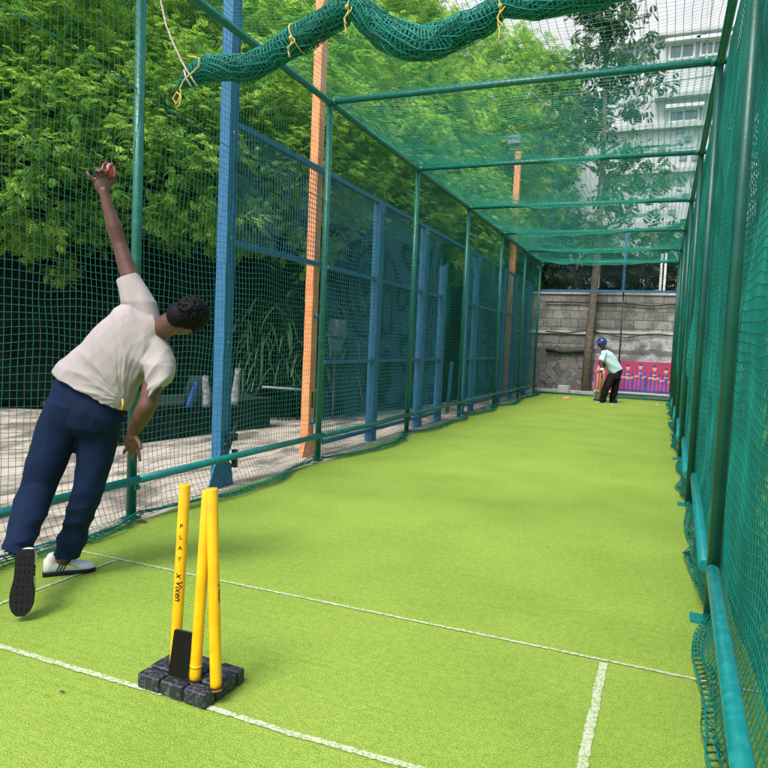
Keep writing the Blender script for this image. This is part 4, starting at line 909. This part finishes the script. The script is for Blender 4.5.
caps(body, [HL, KL], [.078, .045]); caps(body, [KL, KL * .6 + AL * .4, AL], [.045, .040, .030]); caps(body, [HR, KR], [.078, .045]); caps(body, [KR, KR * .6 + AR * .4, AR], [.045, .040, .032])
# left hand round the ball
BC = pd(109.5, 170.5, 3.46)
def pp_(*l): return [pd(*q) for q in l]
hand(body, LW, LP, [pp_((98, 180, 3.45), (92.5, 179, 3.44), (89.5, 176, 3.43), (86.8, 172.5, 3.43)),          # little finger out to the side
                    pp_((98.5, 177, 3.44), (96.5, 172.5, 3.425), (97, 170, 3.40), (99.5, 171.5, 3.395)),        # ring finger curled
                    pp_((102, 176, 3.44), (102.2, 170, 3.41), (103.5, 165, 3.42), (107, 163, 3.45)),            # middle over the ball
                    pp_((105.5, 176.5, 3.45), (107.5, 171, 3.405), (110.5, 166, 3.41), (112, 163.5, 3.445))],    # index over the ball
     pp_((107, 187, 3.46), (112, 181.5, 3.47), (114.5, 177, 3.475), (114.5, 173.5, 3.475)))
# right hand hanging
hand(body, RW, RP, [pp_((128, 447, 3.53), (125, 451, 3.54), (124, 453, 3.56)),
                    pp_((131, 449, 3.54), (131.5, 454, 3.56), (132, 457.5, 3.575)),
                    pp_((134, 448.5, 3.54), (133.5, 454.5, 3.55), (132.5, 459.5, 3.555)),
                    pp_((136, 447, 3.53), (138.5, 452, 3.53), (140, 460, 3.53))],
     pp_((136.5, 438, 3.49), (139.5, 443, 3.48), (140.5, 448.5, 3.47)))
put(evalmesh(body, 'body', .0052, 3, M['skin']), 'body', bow)
# eyes, brows: facing away, small
ey = MB()
for sg in (1, -1): ey.ell(hp(sg * .032, .083, .012), .013, .012, .010, AX)
ey.build('eyes', M['shoe_white'], bow)
h_ = MB(); h_.ell(hp(0, -.024, .034), .085, .098, .092, AX); h_.ell(hp(0, -.062, -.018), .070, .050, .062, AX)
for k in range(620):
    a = NR.rand() * 6.283; e = NR.rand() * 1.7 - .25; d_ = np.array([math.cos(a) * math.cos(e), math.sin(a) * math.cos(e), math.sin(e)])
    if d_[1] > .55 and d_[2] < .55: continue
    h_.ell(hp(d_[0] * .083, -.024 + d_[1] * .098, .034 + d_[2] * .090), .0065 + .004 * NR.rand(), .0065 + .004 * NR.rand(), .008, AX, 6, 5)
put(evalmesh(h_, 'hair', .0030, 1, M['hair']), 'hair', bow)
# shirt
sh = MB()
loft(sh, [(90.5, 391, 3.5, 76, 42, .218, .150), (96, 383, 3.5, 74, 46, .208, .148), (110, 366, 3.5, 66, 58, .186, .138), (124, 350, 3.5, 60, 66, .180, .132), (136, 337, 3.5, 48, 70, .184, .125), (146, 330, 3.5, 40, 78, .172, .112), (154, 327, 3.5, 34, 76, .115, .09), (160, 324.5, 3.5, 34, 76, .068, .066)])
loft(sh, [(146, 318, 3.5, 85, 35, .08, .075), (139, 303, 3.5, 85, -5, .088, .085), (133.5, 290, 3.5, 85, -25, .070, .075), (128.5, 277, 3.5, 85, -42, .056, .062)])
loft(sh, [(152, 345, 3.5, 60, -60, .09, .09), (159, 363, 3.47, 85, -20, .086, .088), (160.5, 378, 3.45, 85, -38, .080, .082), (161, 389, 3.43, 85, -80, .076, .080)])
def wr(co):
    q3 = co @ CR.T[:, :].copy() if False else (CR @ (co - np.array([0, 0, CAMH])).T).T; x = q3[:, 0]; y = q3[:, 1]
    cx, cy = -.93, -.08                                     # creases fan out from the right side of the waist
    ox, oy = pd(131, 400, 3.5), None; o3 = CR @ (np.array(ox) - np.array([0, 0, CAMH])); rx = x - o3[0]; ry = y - o3[1]; ang = np.arctan2(ry, rx); dist = np.hypot(rx, ry)
    rdg = lambda t: 1 - 2 * np.abs(np.sin(t))
    fan = .0046 * rdg(9 * ang + 1.4 * np.sin(11 * dist) + 6 * dist) * np.exp(-((dist - .20) / .17) ** 2)
    fan2 = .0018 * rdg(19 * ang + 2.5 * np.sin(9 * dist + 3 * ang)) * np.exp(-((dist - .14) / .12) ** 2)
    drape = .0044 * rdg(13 * (x * .75 + y * .66) + 1.2 * np.sin(8 * x - 6 * y) + .6) + .0016 * np.sin(60 * (x * .8 + y * .6) + 3 * np.sin(12 * x - 9 * y))
    return fan + fan2 + drape
so = put(evalmesh(sh, 't_shirt', .0048, 4, M['shirt'], wr), 't_shirt', bow)
pt = MB(); pt.tube([tuple(pd(x, y, dp)) for x, y, dp in ((122.5, 399, 3.37), (123, 404, 3.365), (121.5, 410, 3.37))], .0045, 6); pt.build('side_piping', M['piping'], so)
# trousers
tr = MB()
loft(tr, [(98, 380, 3.5, 76, 42, .160, .110), (90, 394, 3.5, 76, 44, .190, .125), (86, 410, 3.5, 80, 26, .198, .142), (80, 426, 3.5, 84, 16, .190, .135), (79, 434, 3.5, 84, 10, .14, .10)])
def leg(pts): 
    loft(tr, pts)
leg([(70, 404, 3.47, 85, 25, .108, .12), (58, 430, 3.46, 85, 22, .106, .112), (46.5, 465, 3.43, 85, 24, .092, .098), (38.5, 487, 3.41, 85, 28, .084, .090), (31.5, 506, 3.34, 85, 30, .079, .084), (24, 528, 3.21, 85, 32, .073, .078), (19, 545, 3.12, 85, 30, .068, .075), (17.5, 551, 3.08, 85, 30, .066, .074)])
caps(tr, [pd(39, 487, 3.41), pd(31, 510, 3.29), pd(21, 540, 3.13)], [.080, .073, .064])
leg([(102, 412, 3.54, 85, 25, .108, .12), (97.5, 438, 3.54, 85, 15, .104, .110), (93.5, 466, 3.52, 85, 18, .085, .093), (88.5, 490, 3.51, 85, 22, .076, .084), (82, 510, 3.52, 85, 26, .071, .078), (73, 537, 3.55, 85, 26, .068, .074), (66.5, 556, 3.56, 85, 22, .066, .072)])
def wr2(co):
    q3 = (CR @ (co - np.array([0, 0, CAMH])).T).T; x = q3[:, 0]; y = q3[:, 1]; lowf = np.clip((-.42 - y) / .35, 0, 1)
    rdg = lambda t: 1 - 2 * np.abs(np.sin(t))
    return .0040 * rdg(11 * (y * .8 - x * .75) + 1.8 * np.sin(9 * x + 5 * y)) + .0055 * rdg(17 * (y + .55 * x) + 2.2 * np.sin(7 * x - 12 * y)) * lowf * (.6 + .4 * np.sin(13 * y + 5 * x)) + .0018 * np.sin(50 * (y - .5 * x) + 3 * np.sin(15 * x)) * (.3 + lowf)
put(evalmesh(tr, 'trousers', .0062, 4, M['navy'], wr2), 'trousers', bow)
def shoe(par, heel, fwd, up, L, mU, mS, stripes=True, voxel=.0045):
    heel = np.array(heel); fwd = np.array(fwd) / np.linalg.norm(fwd); up = np.array(up) - fwd * (np.array(up) @ fwd); up /= np.linalg.norm(up); sd_ = np.cross(up, fwd); k = L / .29
    def q(x, y, z): return tuple(heel + k * (fwd * x + sd_ * y + up * z))
    outl = [(0, .028), (.03, .034), (.08, .033), (.13, .034), (.19, .045), (.24, .044), (.275, .030), (.29, .010)]
    def ww(x): return float(np.interp(x, [a for a, _ in outl], [b for _, b in outl]))
    u = MB(); rg = []
    for x, top_, wf in ((.006, .070, .75), (.03, .085, .92), (.07, .088, .95), (.10, .080, .95), (.14, .066, .95), (.19, .052, .95), (.24, .042, .92), (.272, .032, .85), (.286, .022, .5)):
        w_ = ww(x) * wf * 1.06; top_ *= 1.18; pr = []
        for a in np.linspace(0, 2 * math.pi, 20, endpoint=False):
            c_, s_ = math.cos(a), math.sin(a); zz = top_ * (.5 + .5 * math.copysign(abs(s_) ** .8, s_)); pr.append(q(x, w_ * math.copysign(abs(c_) ** .7, c_) * (1 - .30 * max(0, s_)), .014 + zz))
        rg.append(pr)
    u.rings(rg); caps(u, [q(.045, 0, .06), q(.055, 0, .10)], [.034 * k, .036 * k])
    so_ = put(evalmesh(u, 'shoe', voxel, 2, mU), 'shoe', par)
    s_ = MB(); xs_ = np.linspace(.002, .288, 16); R_ = [(x, ww(x) + .005) for x in xs_] + [(x, -ww(x) - .004) for x in xs_[::-1]]
    s_.rings([[q(x, y * f, z) for x, y in R_] for z, f in ((0, .94), (.006, 1.), (.018, 1.), (.024, .95))], True, False)
    for x in np.arange(.03, .28, .032):
        for y in (-.55, 0, .55): s_.ell(np.array(q(x, y * ww(x), -.001)), .0045 * k, .0045 * k, .005 * k, None, 8, 6)
    s_.build('sole', mS, so_)
    if stripes:
        t_ = MB()
        for sg in (1, -1):
            for x in (.075, .092, .109): t_.tube([q(x, sg * (ww(x) * 1.03 + .003), .030), q(x + .02, sg * (ww(x) * .92 + .003), .070)], .0034 * k, 6)
        t_.build('stripe', M['shoe_black'], so_)
        for sg in (1, -1): t_ = MB(); t_.tube([q(.135, sg * (ww(.135) * .93 + .002), .062), q(.19, sg * (ww(.19) * .97 + .001), .042)], .005 * k, 6); t_.build('accent', M['lime'], so_)
    return so_
shoe(bow, gr(42, 576), gr(88, 571) - gr(42, 576), (0, 0, 1), .262, M['shoe_white'], M['shoe_black'])
hl = pd(25, 554, 3.0); te = pd(20, 618, 2.98); fwd_ = te - hl; upn = iv(-.30, -.10, 1)
shoe(bow, hl - fwd_ / np.linalg.norm(fwd_) * .02, fwd_, upn, .295, M['shoe_white'], M['shoe_black'])
sk = MB(); caps(sk, [AR + np.array([0, 0, .02]), AR + np.array([-.005, .02, -.006])], [.036, .034]); sk.build('sock', M['shoe_black'], bow)
# ball
bm_ = MB(); bm_.ell(BC, .034, .034, .034, None, 28, 18); bl = bm_.build('cricket_ball', M['ball'], loc=tuple(BC)); tag(bl, 'pinkish red cricket ball held in the raised hand', 'ball')
sm = MB(); su = iv(.6, -.5, -.6); su /= np.linalg.norm(su); sv = np.cross(su, iv(.5, .8, .1)); sv /= np.linalg.norm(sv); sw = np.cross(su, sv)
for k in (-1, 0, 1): sm.tube([tuple(BC + (.0342) * (math.cos(a) * su + math.sin(a) * sw) + sv * k * .003) for a in np.linspace(0, 2 * math.pi, 40)], .0009, 5, caps=False)
sm.build('seam', M['shoe_white'], bl)

# batter at the far end
BD = 17.3
bat = empty('person', tuple(gr(606, 403)), 'batter in blue helmet, mint tee and black trousers waiting at the far end', 'person')
def f_(x, y, z=0.): return pd(x, y, BD + z)
hx, hy = 602, 343.5; FH = f_(hx, hy)
bb = MB(); bb.ell(FH, .085, .10, .115); caps(bb, [FH, f_(604.5, 351)], [.055, .07], 10); fw2 = iv(-.9, .15, -.3)
bb.ell(FH + fw2 * .09, .018, .018, .022)
loft(bb, [(615.5, 370, BD, 85, -50, .09, .09), (611, 361, BD, 85, -50, .12, .11), (606, 353, BD, 85, -50, .12, .10)], 16)
caps(bb, [f_(603, 354, -.1), f_(600.5, 362, -.25), f_(602, 369.5, -.3)], [.06, .05, .035], 12); caps(bb, [f_(607, 354, .15), f_(604.5, 363, .05), f_(602.5, 371, -.2)], [.06, .05, .035], 12)
caps(bb, [f_(612, 375, -.04), f_(606, 388, -.10), f_(602.5, 400, -.05)], [.06, .045, .035], 12); caps(bb, [f_(616, 375, .08), f_(615, 388, .06), f_(612, 400.5, .15)], [.06, .045, .035], 12)
for dx in (-1.2, 0, 1.2):
    for yy in (370, 372): caps(bb, [f_(602 + dx, yy, -.3), f_(601.3 + dx, yy + 1.0, -.36)], [.012, .010], 8)
put(evalmesh(bb, 'body', .014, 2, M['skin_far']), 'body', bat)
ts = MB(); loft(ts, [(616.5, 371.5, BD, 85, -45, .165, .15), (611, 362.5, BD, 85, -55, .175, .155), (606.5, 355.5, BD, 85, -50, .165, .15), (603.5, 351, BD, 80, -40, .09, .10)], 20)
caps(ts, [f_(604, 353.5, -.08), f_(601.5, 360, -.2)], [.085, .075], 14); caps(ts, [f_(607, 354, .12), f_(605, 361, .06)], [.085, .075], 14)
put(evalmesh(ts, 't_shirt', .012, 3, M['mint'], lambda co: .006 * np.sin(30 * co[:, 2] + 14 * co[:, 0])), 't_shirt', bat)
tq = MB(); loft(tq, [(616.5, 370.5, BD, 85, -35, .155, .14), (614.5, 375, BD, 85, -18, .18, .16), (613, 379, BD, 85, 10, .17, .15)], 20)
caps(tq, [f_(611.5, 377, -.06), f_(606, 388, -.12), f_(602.5, 399.5, -.05)], [.115, .098, .080], 14); caps(tq, [f_(616, 377, .08), f_(615.0, 388, .06), f_(612, 400, .15)], [.115, .095, .075], 14)
put(evalmesh(tq, 'trousers', .013, 3, mat('black_cloth', (.007, .007, .008), .85, bump=.3, bscale=30, spec=.2), lambda co: .006 * np.sin(26 * co[:, 2] + 9 * co[:, 0])), 'trousers', bat)
hm = MB(); hm.ell(FH + np.array([0, 0, .03]), .125, .135, .125); hm.ell(FH + fw2 * .10 + np.array([0, 0, .035]), .085, .085, .022)
ho = put(evalmesh(hm, 'helmet', .009, 2, M['helmet']), 'helmet', bat)
gm = MB()
for k in range(5):
    zz = -.01 - .028 * k; gm.tube([tuple(FH + fw2 * (.115 * math.cos(a)) + np.cross(fw2, [0, 0, 1]) * .115 * math.sin(a) + np.array([0, 0, zz])) for a in np.linspace(-1.3, 1.3, 12)], .006, 5)
gm.build('face_guard', M['black_metal'], ho)
gl = MB()
for (x, y, z_) in ((602, 369.8, -.3), (602.8, 372.5, -.28)): gl.ell(f_(x, y, z_), .06, .06, .055)
put(evalmesh(gl, 'glove', .012, 2, M['shoe_white']), 'gloves', bat)
pdg = MB()
for (a, c_) in ((f_(604, 388, -.2), f_(601, 399.5, -.14)),): caps(pdg, [a, c_], [.085, .07], 14)
f2 = gr(601.5, 402.5); shoe(bat, gr(606.5, 402.6), gr(596, 402.2) - gr(606.5, 402.6), (0, 0, 1), .28, M['shoe_black'], M['shoe_white'], False, .012)
shoe(bat, gr(616.5, 404.0), gr(607, 404.6) - gr(616.5, 404.0), (0, 0, 1), .28, M['shoe_black'], M['shoe_white'], False, .012)
# bat
bt = empty('cricket_bat', tuple(gr(600, 402)), 'wooden bat held down to the turf by the batter', 'cricket bat')
a = f_(602.2, 371, -.31); e = gr(599.8, 400.8, .02); dd_ = (e - a); LB = np.linalg.norm(dd_); dd_ /= LB; b = MB(); b.tube([tuple(a - dd_ * .06), tuple(a + dd_ * .24)], .016, 10); b.build('handle', M['ink'], bt)
b = MB(); b.beam(tuple(a + dd_ * .24), tuple(e), .045, .105, (0, 1, 0)); b.build('blade', M['wood'], bt)
fs = empty('stump_set', tuple(gr(599, 400.5)), 'three pale wooden stumps standing beside the far batter', 'stumps')
for px in (596.2, 599.2, 602.2):
    p = ony(px, 399, 18.75); b = MB(); b.tube([(p[0], 18.75, 0.05), (p[0], 18.75, .73)], .022, 10); b.build('stump', M['wood'], fs)
b = MB(); p0_ = ony(596.2, 399, 18.75); p1_ = ony(602.2, 399, 18.75); b.box(p0_[0] - .07, p1_[0] + .07, 18.64, 18.86, .002, .06, .01); b.build('base', M['rubber'], fs)

# small things on the turf
p = gr(566, 398.5); b = MB(); b.rings([[(p[0] + r_ * math.cos(a), p[1] + r_ * math.sin(a), z) for a in np.linspace(0, 6.283, 16, endpoint=False)] for r_, z in ((.12, .002), (.11, .02), (.05, .05), (.035, .05))]); tag(b.build('marker_disc', M['pink'], loc=tuple(p)), 'small pale pink marker disc lying on the far turf', 'marker')
def dead_leaf(px, py, s, ang, lab):
    p = gr(px, py, .006); m = MB(); c_, s_ = math.cos(ang), math.sin(ang); sh_ = [(-1, 0, .0), (-.4, .35, .25), (.4, .3, .2), (1, 0, 0.1), (.4, -.3, .15), (-.4, -.35, .2)]
    t = [(p[0] + s * (x * c_ - y * s_), p[1] + s * (x * s_ + y * c_), .006 + s * z) for x, y, z in sh_]; m.rings([t, [(x, y, z + .001) for x, y, z in t]], True, False)
    tag(m.build('dead_leaf', M['bark_dark'], loc=(p[0], p[1], .006)), lab, 'leaf')
dead_leaf(142, 522, .045, .2, 'dark curled leaf lying on the turf by the near left post'); dead_leaf(62, 692, .012, .3, 'tiny dark leaf scrap on the near turf between the two white lines'); dead_leaf(547, 547, .008, .1, 'tiny dark fleck on the turf in mid lane'); dead_leaf(648, 592, .008, .1, 'tiny dark fleck on the turf near the right post')
